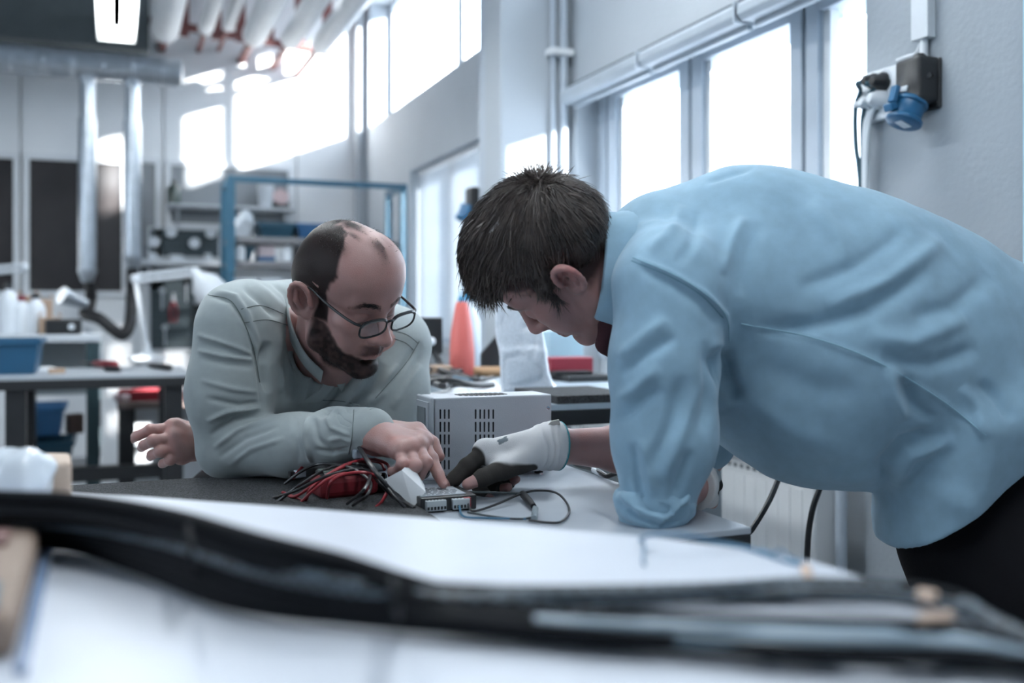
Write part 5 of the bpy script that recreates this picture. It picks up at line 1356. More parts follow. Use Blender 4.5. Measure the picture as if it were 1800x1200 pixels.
def join(*ms):
    P = []; Q = []; n = 0
    for p, q in ms: P.append(p); Q.append(q + n); n += len(p)
    return np.concatenate(P), np.concatenate(Q)
def seg_dist(P, pts):
    best = np.full(len(P), 1e9)
    for a, b in zip(pts[:-1], pts[1:]):
        d = b - a; t = np.clip((P - a) @ d / (d @ d), 0, 1)
        best = np.minimum(best, np.linalg.norm(P - a - t[:, None] * d, axis=1))
    return best
def seam_line(P, N, pts, material, parent, r=.0009, name='seam', sink=0.0):
    px = 900 + F_PX * P[:, 0] / P[:, 1]; py = HOR - F_PX * P[:, 2] / P[:, 1]; ok = N[:, 1] < .05
    sp = spline([Vector((a, b, 0)) for a, b in pts], 14); out = []
    for q in sp:
        d = np.hypot(px - q.x, py - q.y); m = ok & (d < 7)
        if not m.any(): continue
        D = P[m, 1].min(); m &= P[:, 1] < D + .012
        w = np.exp(-(d[m] / 3) ** 2) + 1e-9; out.append([q.x, q.y, (P[m, 1] * w).sum() / w.sum()])
    if len(out) < 3: return
    out = np.array(out)
    for _ in range(2): out[1:-1, 2] = (out[:-2, 2] + out[1:-1, 2] * 2 + out[2:, 2]) / 4
    MB().tube([Vector(c2w(C(a, b, D + sink - r * .5))) for a, b, D in out], r, 6).build(name, material, parent, True)
def patch_on(P, N, left, right, material, parent, name, lift, nu=7, nv=14):
    """a strip of cloth lying on the surface between two polylines given in the frame"""
    px = 900 + F_PX * P[:, 0] / P[:, 1]; py = HOR - F_PX * P[:, 2] / P[:, 1]; ok = N[:, 1] < .1
    L = spline([Vector((a, b, 0)) for a, b in left], nv); R = spline([Vector((a, b, 0)) for a, b in right], nv); m = min(len(L), len(R)); G_ = np.zeros((m, nu, 3))
    for i in range(m):
        for j in range(nu):
            q = L[i].lerp(R[i], j / (nu - 1)); d = np.hypot(px - q.x, py - q.y); k = ok & (d < 9)
            if not k.any(): k = d <= d.min() + 1
            D = P[k, 1].min(); k &= P[:, 1] < D + .012; G_[i, j] = (q.x, q.y, np.average(P[k, 1], weights=np.exp(-(d[k] / 4) ** 2) + 1e-9))
    for _ in range(3): G_[1:-1, :, 2] = (G_[:-2, :, 2] + 2 * G_[1:-1, :, 2] + G_[2:, :, 2]) / 4
    V = [C(a, b, D - lift) for r_ in G_ for a, b, D in r_] + [C(a, b, D + .004) for r_ in G_ for a, b, D in r_]; n = m * nu; f = []
    for i in range(m - 1):
        for j in range(nu - 1):
            a = i * nu + j; f.append((a, a + 1, a + nu + 1, a + nu)); f.append((n + a, n + a + nu, n + a + nu + 1, n + a + 1))
        for a, b in ((i * nu, (i + 1) * nu), ((i + 1) * nu + nu - 1, i * nu + nu - 1)): f.append((a, b, b + n, a + n))
    for j in range(nu - 1): f.append((j + 1, j, j + n, j + 1 + n)); f.append(((m - 1) * nu + j, (m - 1) * nu + j + 1, (m - 1) * nu + j + 1 + n, (m - 1) * nu + j + n))
    return link_mesh(name, c2w(np.array(V)), f, material, parent, True)
def hand_field(F, wrist, palm, fingers, thumb, wr=.026, k=.006, grow=0.0):
    """wrist point, palm: (centre knuckles are the finger roots), fingers: four lists of 4 joints, thumb: 4 joints"""
    rad = [(.0112, .0100, .0090, .0075), (.0114, .0102, .0092, .0077), (.0108, .0097, .0087, .0073), (.0098, .0087, .0078, .0066)]
    for j, f in enumerate(fingers):
        F.cone(wrist, f[0], wr * .74 + grow, rad[j][0] + .0038 + grow, .016)
    for a, b in zip(fingers[:-1], fingers[1:]):
        F.cone(a[0], b[0], .0125 + grow, .012 + grow, .012)
        ma = a[0] * .55 + wrist * .45; mb = b[0] * .55 + wrist * .45
        F.cone(ma, mb, .0145 + grow, .0145 + grow, .01)
    F.cone(wrist, thumb[1], wr * .7 + grow, .0125 + grow, .014)
    F.cone(fingers[0][0], thumb[1], .010 + grow, .010 + grow, .014)
    for j, f in enumerate(fingers):
        F.ell(f[0], np.ones(3) * (rad[j][0] + .0008 + grow), .010)
        F.chain(f, [q + grow for q in rad[j]], .0025)
        F.ell(f[1], np.ones(3) * (rad[j][1] + .0010 + grow), .004)
    F.chain(thumb, [.013 + grow, .0125 + grow, .0112 + grow, .0088 + grow], .004)
def nails(parent, tips, material):
    for tip, prev, out in tips:
        d = unit(tip - prev); n = unit(out - d * (out @ d)); w = np.cross(d, n)
        vs = []; fs = []
        for i, (a, ww) in enumerate(((-.010, .0050), (-.004, .0056), (.002, .0052), (.0050, .0034))):
            for j in range(5):
                t = (j - 2) / 2
                vs.append(tip + d * a + w * ww * t + n * (.0076 - .0022 * t * t - (.0012 if i == 3 else 0)))
        for i in range(3):
            for j in range(4): fs.append((i * 5 + j, i * 5 + j + 1, i * 5 + j + 6, i * 5 + j + 5))
        link_mesh('fingernail', c2w(np.array(vs)), fs, material, parent, True)
NAIL = mat('nail', (0.50, 0.32, 0.29), 0.25, var=0.03)

# ============================================================ the man with glasses leaning over the bench
def man_left():
    t = thing('person', W(480, 1100, 2.15).xy.to_3d(), 'bearded balding person in sage green shirt and glasses, leaning on the bench and pointing', 'person')
    M = frame_from((.751, -.498, -.435), (.246, -.400, .883)); hc = np.array([-.288, 1.70, .036]); HS = .955
    # ---- skin
    F = Field(hc - .22, hc + .21, .0017)
    T = head_field(F, M, hc, HS, nose=1.03, jaw=1.02)
    F.ell(T(-.010, .040, .050), np.array([.066, .056, .064]) * HS, .03, M)
    nb = C(562, 650, 1.86)
    F.cone(T(0, -.02, -.05), nb, .054, .058, .02)
    F.cone(T(0, .03, -.09), C(578, 665, 1.83), .03, .042, .03)
    Ph, Qh = F.mesh()
    wr = C(660, 768, 1.56); el = C(405, 790, 1.73)
    fi = [[C(742, 776, 1.555), C(758, 806, 1.535), C(771, 834, 1.52), C(779, 850, 1.512)],
          [C(732, 784, 1.535), C(748, 813, 1.505), C(737, 835, 1.510), C(723, 840, 1.52)],
          [C(718, 789, 1.52), C(729, 819, 1.49), C(716, 836, 1.50), C(703, 836, 1.51)],
          [C(703, 791, 1.51), C(708, 816, 1.485), C(697, 829, 1.495), C(688, 828, 1.505)]]
    th = [C(690, 752, 1.59), C(733, 757, 1.60), C(760, 779, 1.585), C(772, 802, 1.57)]
    F = Field(C(640, 860, 1.40) - .04, C(800, 720, 1.68) + .03, .0016)
    hand_field(F, wr, None, fi, th, wr=.027)
    F.cone(wr, wr + (el - wr) * .35, .027, .034, .01)
    P1, Q1 = F.mesh()
    wl = C(372, 780, 1.83)
    fl = [[C(305, 752, 1.79), C(264, 756, 1.77), C(241, 766, 1.775), C(227, 774, 1.785)],
          [C(306, 770, 1.775), C(270, 774, 1.75), C(253, 782, 1.765), C(249, 787, 1.785)],
          [C(311, 787, 1.77), C(282, 793, 1.75), C(267, 799, 1.765), C(264, 803, 1.785)],
          [C(319, 801, 1.775), C(299, 808, 1.755), C(287, 814, 1.77), C(284, 816, 1.79)]]
    tl = [C(345, 755, 1.85), C(310, 748, 1.86), C(285, 757, 1.855), C(265, 764, 1.84)]
    F = Field(C(215, 840, 1.66) - .03, C(420, 720, 1.90) + .04, .0018)
    hand_field(F, wl, None, fl, tl, wr=.029)
    F.cone(wl, wl + np.array([.10, -.0, .0]), .029, .034, .01)
    P2, Q2 = F.mesh()
    # hidden trunk and arms carry the head and hands
    F = Field(C(330, 960, 1.5) - .05, C(760, 480, 2.2) + .12, .012)
    sr = C(418, 565, 1.76); sl = C(700, 610, 1.88); ell = C(668, 768, 1.83)
    F.cone(C(550, 640, 1.92), C(480, 900, 2.10), .10, .11, .03)
    F.cone(sr, sl, .045, .045, .03); F.chain([sr, el, wr], [.04, .036, .026], .01); F.chain([sl, ell, wl], [.04, .036, .026], .01); F.cone(nb, C(540, 640, 1.92), .058, .06, .03)
    P3, Q3 = F.mesh()
    P, Q = join((Ph, Qh), (P1, Q1), (P2, Q2), (P3, Q3))
    l = (P - hc) @ M / HS; x, y, z = np.abs(l[:, 0]), l[:, 1], l[:, 2]
    ish = np.arange(len(P)) < len(Ph)
    nz = noise(P, 160) * .5 + noise(P, 60) * .5
    ylim = np.interp(z, [.0, .013, .046, .062, .083, .107, .124, .14], [.026, .031, .041, .049, .041, .035, .008, -.02])
    ylim = ylim + np.where(l[:, 0] < 0, .028, 0) * sstep(.03, .06, z)
    hair_side = sstep(.016, .030, x + .008 * nz) * sstep(.004, -.008, y - ylim + .006 * nz) * sstep(.008, .020, z)
    hair_back = sstep(-.012, -.030, y + .006 * nz) * sstep(-.055, -.035, z)
    burn = sstep(.004, .010, y) * sstep(.036, .028, y) * sstep(-.045, -.03, z) * sstep(.03, .02, z) * sstep(.050, .058, x)
    streak = np.clip(noise(l + .2, (110, 26, 60)) + .15, 0, 1)
    thin_top = sstep(.075, .09, z) * sstep(.055, .01, y) * (.22 + .85 * streak)
    island = np.exp(-((x - .004) / .020) ** 2 - ((y - .060) / .020) ** 2) * sstep(.06, .08, z) * (.15 + .9 * streak) + .45 * np.exp(-((l[:, 0] - .004) / .010) ** 2 - ((y - .081) / .009) ** 2) * sstep(.05, .06, z)
    ear = (x > .0715 + .10 * np.clip(z, 0, 1)) & (y < .012) & (z < .030) & (z > -.055)
    hairm = np.where(ear, 0, 1) * np.clip(np.maximum.reduce([hair_side, hair_back, burn, thin_top, island * .75]), 0, 1)
    line = -.021 - .68 * y
    beard = sstep(.006, -.008, z - line + .006 * nz) * sstep(-.002, .014, y) * sstep(-.150, -.125, z)
    beard *= 1 - .9 * np.exp(-((x / .020) ** 2 + ((z + .0745) / .0075) ** 2)) * sstep(.085, .092, y)
    beard *= 1 - .55 * np.exp(-((x - .030) / .012) ** 2 - ((z + .066) / .010) ** 2) * sstep(.06, .075, y)
    stache = .8 * sstep(-.054, -.062, z - .10 * x) * sstep(-.078, -.070, z + .15 * x) * sstep(.080, .092, y) * sstep(.038, .018, x)
    beard = np.clip(np.maximum(beard, stache) * (.93 + .18 * nz) * np.where(ear, 0, 1), 0, .97)
    beard *= 1 - sstep(-.054, -.046, z) * sstep(.07, .09, y)
    red = .55 * np.exp(-((x / .021) ** 2 + ((z + .0745) / .0065) ** 2)) * sstep(.088, .094, y) + .35 * sstep(.07, .08, x) * sstep(.03, .0, np.abs(z))
    red = np.clip(red + .25 * np.clip(noise(P, 45), 0, 1) * sstep(.0, .05, y), 0, 1) * ish
    dark = np.clip(np.maximum(hairm * .97, beard), 0, 1) * ish
    hands = ~ish
    red = np.where(hands, .35 * np.clip(noise(P, 70) + .2, 0, 1), red)
    lash = np.zeros(len(P))
    for q in (-1, 1):
        lash = np.maximum(lash, np.exp(-(((l[:, 0] - q * .034) / .013) ** 2 + ((z + .0125 + .12 * np.abs(l[:, 0] - q * .034)) / .0018) ** 2)) * (y > .07))
    for q in (-1, 1):
        bx_ = l[:, 0] * q; bz_ = np.interp(bx_, [.010, .028, .042, .056], [.0185, .024, .0235, .0155])
        lash = np.maximum(lash, .85 * sstep(.0055, .0025, np.abs(z - bz_)) * (y > .06) * sstep(.009, .013, bx_) * sstep(.058, .050, bx_) * (.8 + .3 * nz))
    dark = np.maximum(dark, .9 * lash * ish)
    big_mesh('body', P, Q, SKIN1, t, {'red': red, 'dark': dark})
    # ---- hairs on the scalp and the beard
    N = vnormals(Ph, Qh); rng = np.random.default_rng(5); nh = len(Ph)
    dens = hairm[:nh] ** 1.5 * .22
    pick = rng.random(nh) < dens
    back = M @ unit((0, -.75, -.5)); out = (l[:nh, 0] > 0)[:, None] * 2 - 1
    dr = back[None] + rng.normal(size=(nh, 3)) * .15; dr -= N * (dr * N).sum(1)[:, None]
    tz = z[:nh] > .095
    dr[tz] = (M @ unit((.35, .75, .1)))[None] + rng.normal(size=(tz.sum(), 3)) * .35
    strands('hair', Ph[pick], N[pick], dr[pick], (.005 + .004 * rng.random(pick.sum())) * np.where(tz[pick], 1.3, 1), .00028, HAIR1, t, 3, .10, rng)['label'] = 'short black hair thinning on top'
    pick = rng.random(nh) < beard[:nh] * .22
    dr = (M @ unit((0, .35, -.9)))[None] + rng.normal(size=(nh, 3)) * .35
    strands('beard', Ph[pick], N[pick], dr[pick], .0025 + .002 * rng.random(pick.sum()), .00022, HAIR1, t, 2, .45, rng)['label'] = 'short dark beard'
    for q in (-1, 1):
        pts = [(q * .011, .1045, .018), (q * .026, .1015, .0235), (q * .041, .0915, .0235), (q * .054, .0765, .016)]
        b = spline([Vector(p) for p in pts], 14); rt = np.array([np.array(p) for p in b]); k = 9
        rt = np.repeat(rt, k, 0) + rng.normal(size=(len(rt) * k, 3)) * np.array([.0008, .001, .0022])
        strands('eyebrow', hc + rt @ M.T * HS, np.repeat((M @ unit((q * .3, 1, .1)))[None], len(rt), 0), np.repeat((M @ unit((q * 1, -.3, .15)))[None], len(rt), 0) + rng.normal(size=(len(rt), 3)) * .2, .007, .0003, HAIR1, t, 2, .03, rng)
    nails(t, [(fi[0][3], fi[0][2], np.array([.5, -.4, .6])), (th[3], th[2], np.array([.5, -.5, .5]))], NAIL)
    # ---- shirt
    F = Field(C(330, 1010, 1.5) - .08, C(790, 430, 2.2) + .05, .0031)
    sr = C(418, 575, 1.74); er = C(407, 783, 1.73)
    F.cone(C(560, 640, 1.96), C(480, 860, 2.10), .135, .15, .05)
    F.cone(C(500, 585, 1.90), C(650, 620, 1.95), .085, .085, .05)
    F.cone(C(430, 575, 1.80), C(560, 545, 1.96), .075, .06, .04)
    F.cone(C(560, 545, 1.97), C(690, 600, 1.95), .06, .07, .04)
    F.cone(C(470, 660, 1.86), C(600, 680, 1.87), .10, .09, .05)
    F.cone(C(440, 560, 1.80), C(545, 590, 1.86), .06, .06, .05)
    F.chain([sr, C(404, 690, 1.73), er], [.074, .069, .058], .035)
    F.chain([er, C(520, 782, 1.67), C(590, 768, 1.61), C(652, 758, 1.572)], [.055, .0515, .046, .0385], .02)
    F.chain([C(693, 612, 1.90), C(690, 690, 1.87), C(660, 770, 1.84)], [.070, .062, .055], .035)
    F.chain([C(660, 775, 1.84), C(520, 780, 1.86), C(385, 782, 1.85)], [.05, .048, .042], .02)
    # neck opening, sleeve ends
    F.cone(C(520, 690, 1.86), C(620, 690, 1.88), .085, .08, .04)
    F.cone(T(0, -.02, -.05), C(566, 655, 1.85), .057, .060, .010, True)
    F.cone(C(580, 635, 1.80), C(582, 668, 1.79), .026, .010, .012, True)
    d = unit(C(660, 756, 1.565) - C(590, 768, 1.61))
    F.half(C(668, 757, 1.56), d, .003) if False else None
    P, Q = largest_piece(*F.mesh())
    P = relax(P, Q, 2); N = vnormals(P, Q)
    for pts, w, a in [([(346, 588), (385, 600), (420, 612), (452, 628)], 3.5, .005), ([(350, 600), (400, 616), (440, 632)], 6, -.004), ([(347, 615), (390, 626), (455, 634)], 3.5, .006), ([(350, 628), (400, 640), (450, 645)], 6, -.004),
                      ([(420, 560), (440, 590), (452, 620)], 4, .004), ([(352, 668), (410, 684), (462, 690)], 4, .004), ([(360, 700), (420, 712), (466, 706)], 5, -.004), ([(362, 742), (400, 724), (460, 716)], 4, .006), ([(368, 765), (410, 738), (470, 724)], 5, -.006),
                      ([(374, 788), (420, 755), (480, 736)], 4, .006), ([(384, 805), (430, 770), (490, 748)], 5, -.004), ([(400, 820), (440, 790), (500, 770)], 4, .003), ([(520, 728), (515, 770), (525, 815)], 6, -.004), ([(541, 730), (536, 770), (546, 815)], 4, .006),
                      ([(552, 735), (558, 770), (590, 800)], 5, -.005), ([(570, 728), (582, 752), (615, 765)], 3.5, .005), ([(590, 722), (600, 740), (618, 748)], 3.5, -.004), ([(575, 775), (600, 770), (620, 778)], 3.5, .004), ([(550, 790), (580, 795), (615, 790)], 4, -.004),
                      ([(366, 518), (405, 528), (426, 556), (446, 610), (458, 672), (462, 720)], 5, -.007), ([(380, 512), (415, 520), (436, 550), (456, 605)], 4, .004),
                      ([(470, 600), (462, 640), (475, 690)], 8, -.016), ([(492, 585), (486, 640), (496, 690)], 6, .010), ([(510, 590), (520, 650), (510, 705)], 7, -.010), ([(528, 620), (545, 665), (530, 720)], 6, .008),
                      ([(620, 660), (590, 700), (560, 735)], 7, -.010), ([(650, 640), (625, 690), (590, 725)], 7, .007), ([(675, 640), (650, 690), (610, 722)], 7, -.008), ([(700, 640), (672, 690), (640, 715)], 6, .007), ([(737, 600), (700, 655), (655, 705)], 5, -.006),
                      ([(440, 492), (470, 515), (500, 545)], 6, .008), ([(425, 500), (455, 525), (490, 560)], 6, -.007), ([(475, 495), (500, 515), (512, 540)], 5, -.006), ([(740, 640), (705, 690), (690, 720)], 6, .005), ([(742, 610), (720, 665), (700, 700)], 5, -.004)]:
        P = fold(P, N, pts, w, a)
    P = P + N * (noise(P, 22) * .0018)[:, None]
    N = vnormals(P, Q)
    STS = mat('sage_thread', (.13, .155, .15), .9)
    for pts in ([(366, 518), (403, 527), (424, 556), (445, 610), (457, 672)], [(424, 543), (460, 537), (500, 552)], [(430, 567), (470, 562), (508, 572)], [(562, 703), (600, 705), (632, 712)], [(622, 720), (619, 765), (613, 798)],
                [(688, 580), (715, 588), (735, 603)], [(690, 594), (712, 602), (726, 614)], [(737, 600), (712, 640), (660, 700)]):
        seam_line(P, N, pts, STS, t, .0008)
    patch_on(P, N, [(573, 664), (556, 688), (522, 710)], [(598, 652), (584, 686), (562, 708)], SAGE, t, 'placket', .004)
    patch_on(P, N, [(598, 655), (590, 672)], [(622, 640), (600, 690)], SAGE, t, 'collar_flap', .008)
    big_mesh('shirt', P, Q, SAGE, t, {'seam': np.zeros(len(P))})['label'] = 'sage green long-sleeved shirt'
    # cuff: a short open sleeve end round the wrist
    c0 = C(618, 763, 1.595); c1 = C(672, 757, 1.553); ax = unit(c1 - c0); u = unit(np.cross(ax, (0, 0, 1))); w = np.cross(u, ax)
    vs = []; fs = []; n = 28
    prof = [(-.004, .0425), (0, .0440), (.006, .0440), (.03, .0405), (.055, .0368), (.0575, .0358), (.055, .0345), (.03, .0375), (.01, .040)]
    for h, r in prof:
        for k_ in range(n):
            a = 2 * math.pi * k_ / n; rr = r * (1 + .02 * math.sin(3 * a + h * 60))
            vs.append(c0 + ax * h + (u * math.cos(a) * .92 + w * math.sin(a)) * rr)
    for i in range(len(prof) - 1):
        for k_ in range(n): fs.append((i * n + k_, i * n + (k_ + 1) % n, (i + 1) * n + (k_ + 1) % n, (i + 1) * n + k_))
    link_mesh('cuff', c2w(np.array(vs)), fs, SAGE, t, True)
    # stand collar: a folded band round the neck, open at the throat
    ring = [C(566, 662, 1.742), C(536, 632, 1.738), C(515, 592, 1.748), C(505, 553, 1.775), C(508, 524, 1.84), C(548, 515, 1.93), C(595, 520, 1.95), C(635, 555, 1.93), C(650, 605, 1.89), C(634, 645, 1.82), C(604, 660, 1.765)]
    pts = spline([Vector(p) for p in ring], 6); vs = []; fs = []
    axn = unit(T(0, -.02, -.05) - nb)
    cen = np.mean(ring, 0)
    for p in pts:
        p = np.array(p); o_ = unit((p - cen) - axn * ((p - cen) @ axn))
        for a, b in ((0, -.018), (.0035, -.012), (.003, .016), (.001, .019), (-.0015, .016), (-.0015, -.018)): vs.append(p + o_ * a + axn * b)
    for i in range(len(pts) - 1):
        for k_ in range(6): fs.append((i * 6 + k_, i * 6 + (k_ + 1) % 6, (i + 1) * 6 + (k_ + 1) % 6, (i + 1) * 6 + k_))
    fs.append(tuple(range(6))); fs.append(tuple((len(pts) - 1) * 6 + k_ for k_ in range(6)))
    link_mesh('collar', c2w(np.array(vs)), fs, SAGE, t, True)
    # trousers, mostly hidden by the bench
    F = Field(C(470, 800, 2.15) + np.array([-.3, -.25, -1.0]), C(470, 800, 2.15) + np.array([.3, .25, .1]), .014)
    hp = C(480, 880, 2.12)
    for q in (-1, 1): F.chain([hp + np.array([q * .08, 0, -.03]), hp + np.array([q * .1, .02, -.40]), np.array([hp[0] + q * .11, hp[1] + .05, .02 - CAMZ + .04])], [.12, .085, .06], .04)
    P, Q = F.mesh(); big_mesh('trousers', P, Q, BLACK_CLOTH, t)
    for q in (-1, 1):
        fp = np.array([hp[0] + q * .11, hp[1] + .05, 0])
        m_ = MB(); m_.ball((0, 0, 0), (.045, .13, .04)); v = np.array(m_.v); v[:, 2] = np.maximum(v[:, 2], -.02) + .02 - CAMZ; v += fp + np.array([0, -.06, 0])
        link_mesh('shoe', c2w(v), m_.f, mat('black_leather', (.012, .012, .012), .4), t, True)
    # ---- glasses: a thing of its own, resting on the nose and ears
    g = thing('eyeglasses', Vector(c2w(T(0, .1, -.01))), 'dark-rimmed eyeglasses worn by the bearded person', 'glasses')
    FR = mat('dark_frame_plastic', (.012, .014, .016), .25, spec=.6); LENS = glass('spectacle_lens', (.93, .95, .97), .10)
    fr = MB()
    for q in (-1, 1):
        ring = []
        for a in np.linspace(0, 2 * math.pi, 28, endpoint=False):
            ca_, sa_ = math.cos(a), math.sin(a)
            X = .0300 * np.sign(ca_) * abs(ca_) ** .7; Z = .0158 * np.sign(sa_) * abs(sa_) ** (.6 if sa_ > 0 else .8)
            ring.append((q * .0365 + X, .121 - .06 * (abs(q * .0365 + X) - .01) - .08 * max(0, -Z), -.0085 + Z))
        pr = [Vector(c2w(T(*p))) for p in ring]
        fr_ = MB(); fr_.tube(pr, [.0018 + .0011 * (p[2] > .0) for p in ring], 6, closed=True)
        rim = fr_.build('rim', FR, g, True)
        lm = MB(); ce = Vector(c2w(T(q * .0365, .1185, -.0085)))
        link_mesh('lens', [tuple(p) for p in pr] + [tuple(ce)], [(i, (i + 1) % 28, 28) for i in range(28)], LENS, g, True)
        te = MB(); te.tube(spline([Vector(c2w(T(*p))) for p in [(q * .066, .1165, .003), (q * .072, .110, .004), (q * .0765, .085, .006), (q * .0795, .04, .012), (q * .0815, .010, .020), (q * .082, -.004, .020), (q * .079, -.022, .0)]], 5), .0023, 6)
        te.build('temple', FR, g, True)
    br = MB(); br.tube(spline([Vector(c2w(T(*p))) for p in [(-.0085, .121, -.001), (-.004, .1235, .002), (.004, .1235, .002), (.0085, .121, -.001)]], 5), .0021, 6)
    br.build('bridge', FR, g, True)
    return t

# ============================================================ the man in the blue shirt bending over the bench
def man_right():
    t = thing('person', W(1760, 1300, 1.62).xy.to_3d(), 'brown-haired person in light blue shirt and work gloves, bending over the bench', 'person')
    M = frame_from((-.518, .397, -.758), (-.854, -.297, .427)); hc = np.array([.065, 1.506, .083])
    F = Field(hc - np.array([.22, .2, .22]), hc + np.array([.26, .2, .2]), .0018)
    T = head_field(F, M, hc, 1.0, nose=1.0, jaw=.97, tilt=32)
    nb = C(1150, 505, 1.535)
    F.cone(T(0, -.025, -.05), nb, .056, .062, .02)
    F.cone(T(0, .02, -.09), C(1130, 560, 1.52), .028, .04, .03)
    Ph, Qh = F.mesh()
    el = C(1232, 795, 1.74); wr = C(972, 783, 1.63)
    fi = [[C(853, 793, 1.585), C(821, 820, 1.562), C(798, 842, 1.548), C(779, 852, 1.54)],
          [C(858, 798, 1.61), C(838, 842, 1.60), C(846, 866, 1.585), C(862, 877, 1.57)],
          [C(872, 804, 1.63), C(862, 848, 1.625), C(878, 860, 1.612), C(893, 856, 1.60)],
          [C(890, 808, 1.645), C(882, 842, 1.645), C(896, 848, 1.635), C(908, 842, 1.625)]]
    th = [C(935, 806, 1.60), C(885, 824, 1.56), C(848, 840, 1.535), C(822, 851, 1.525)]
    F = Field(C(760, 900, 1.48) - .03, C(1250, 730, 1.78) + .05, .0019)
    hand_field(F, wr, None, fi, th, wr=.027)
    F.chain([wr, wr + (el - wr) * .45, el], [.026, .038, .045], .02)
    P1, Q1 = F.mesh()
    wl = C(1218, 850, 1.50); eln = C(1160, 880, 1.39)
    fl = [[C(1235, 838, 1.57), C(1251, 838, 1.60), C(1257, 852, 1.605), C(1251, 862, 1.60)],
          [C(1229, 848, 1.575), C(1248, 858, 1.595), C(1251, 872, 1.59), C(1243, 878, 1.58)],
          [C(1223, 856, 1.575), C(1239, 868, 1.585), C(1241, 880, 1.578), C(1233, 884, 1.57)],
          [C(1216, 862, 1.57), C(1227, 872, 1.575), C(1229, 882, 1.57), C(1222, 884, 1.565)]]
    tl = [C(1218, 846, 1.53), C(1235, 862, 1.53), C(1247, 876, 1.54), C(1252, 884, 1.55)]
    F = Field(C(1150, 910, 1.40) - .03, C(1275, 800, 1.66) + .03, .0019)
    hand_field(F, wl, None, fl, tl, wr=.026)
    F.cone(wl, eln, .027, .04, .01)
    P2, Q2 = F.mesh()
    F = Field(C(1080, 1000, 1.25) - .05, C(1800, 380, 1.8) + .1, .014)
    F.cone(C(1200, 510, 1.56), C(1700, 700, 1.58), .09, .12, .03); F.cone(nb, C(1220, 520, 1.55), .058, .07, .03)
    F.chain([C(1160, 500, 1.42), eln], [.045, .04], .02); F.chain([C(1170, 520, 1.72), el], [.045, .04], .02)
    P3, Q3 = F.mesh()
    P, Q = join((Ph, Qh), (P1, Q1), (P2, Q2), (P3, Q3))
    l = (P - hc) @ M; x, y, z = np.abs(l[:, 0]), l[:, 1], l[:, 2]; ish = np.arange(len(P)) < len(Ph)
    nz = noise(P, 120)
    red = .6 * np.exp(-((x / .021) ** 2 + ((z + .0745) / .0065) ** 2)) * sstep(.088, .094, y) + .5 * sstep(.072, .08, x) * sstep(.035, .0, np.abs(z)) + .22 * np.clip(noise(P, 40), 0, 1)
    scalp = np.where((x > .073) & (y < .012) & (z < .03) & (z > -.055), 0, 1) * np.maximum(sstep(.052, .030, y + .006 * nz - .55 * np.clip(z - .03, 0, .1)) * sstep(-.005, .012, z + .006 * nz), sstep(.0, -.02, y + .008 * nz) * sstep(-.06, -.04, z))
    lash = np.zeros(len(P))
    for q in (-1, 1):
        lash = np.maximum(lash, np.exp(-(((l[:, 0] - q * .034) / .013) ** 2 + ((z + .0125 + .12 * np.abs(l[:, 0] - q * .034)) / .002) ** 2)) * (y > .07))
    for q in (-1, 1):
        bx_ = l[:, 0] * q; bz_ = np.interp(bx_, [.010, .028, .042, .056], [.0185, .024, .0235, .0155])
        lash = np.maximum(lash, .85 * sstep(.0055, .0025, np.abs(z - bz_)) * (y > .06) * sstep(.009, .013, bx_) * sstep(.058, .050, bx_) * (.8 + .3 * nz))
    stub = .18 * sstep(-.05, -.08, z) * sstep(0, .02, y)
    big_mesh('body', P, Q, SKIN2, t, {'red': np.clip(np.where(ish, red, .3 * np.clip(noise(P, 60), 0, 1)), 0, 1), 'dark': np.clip(np.maximum(np.maximum(scalp * .9, lash * .9), stub), 0, 1) * ish})
    rng = np.random.default_rng(11)
    for q in (-1, 1):
        pts = [(q * .013, .1045, .020), (q * .028, .1015, .0255), (q * .042, .0915, .0245), (q * .054, .076, .017)]
        b = spline([Vector(p) for p in pts], 12); rt = np.array([np.array(p) for p in b]); rt = np.repeat(rt, 5, 0) - np.array([0, .004, 0]) + rng.normal(size=(len(rt) * 5, 3)) * np.array([.0008, .001, .002])
        strands('eyebrow', hc + rt @ M.T, np.repeat((M @ unit((q * .3, 1, .1)))[None], len(rt), 0), np.repeat((M @ unit((q * 1, -.3, .15)))[None], len(rt), 0) + rng.normal(size=(len(rt), 3)) * .2, .006, .00035, HAIR2, t, 2, .02, rng)
    # hair: a cap of combed locks flowing from the crown
    cap = Field(hc - .2, hc + .2, .0030)
    e = lambda p, r, k, cut=False: cap.ell(T(*p), r, k, M, cut)
    e((0, -.014, .050), (.083, .098, .089), .01); e((0, .030, .082), (.066, .070, .054), .03); e((0, -.055, .015), (.070, .060, .062), .03)
    e((0, .112, -.006), (.12, .078, .070), .012, True)
    for q in (-1, 1):
        e((q * .085, .012, -.048), (.035, .062, .045), .010, True)
        e((q * .092, -.014, -.006), (.024, .022, .036), .006, True)
        cap.cone(T(q * .073, .020, .02), T(q * .0735, .028, -.014), .009, .003, .010)
    e((0, -.035, -.115), (.12, .07, .05), .01, True)
    Pc, Qc = cap.mesh(); lc = (Pc - hc) @ M
    Nc = vnormals(Pc, Qc)
    wh = np.array([-.005, -.100, .092])
    big_mesh('hair', Pc - Nc * .002, Qc, HAIR2, t)['label'] = 'short tousled dark brown hair'
    nC = len(Pc); zz, yy, xx = lc[:, 2], lc[:, 1], np.abs(lc[:, 0])
    fl0 = lc - wh; fl0 = fl0 / (np.linalg.norm(fl0, axis=1)[:, None] + 1e-6)
    fl0 = fl0 + np.array([0, .35, 0]) * sstep(.03, .09, zz)[:, None] + np.array([0, 0, -.25])
    fl0[:, 1] += .35 * np.sin(lc[:, 0] * 55 + lc[:, 2] * 40) * .6
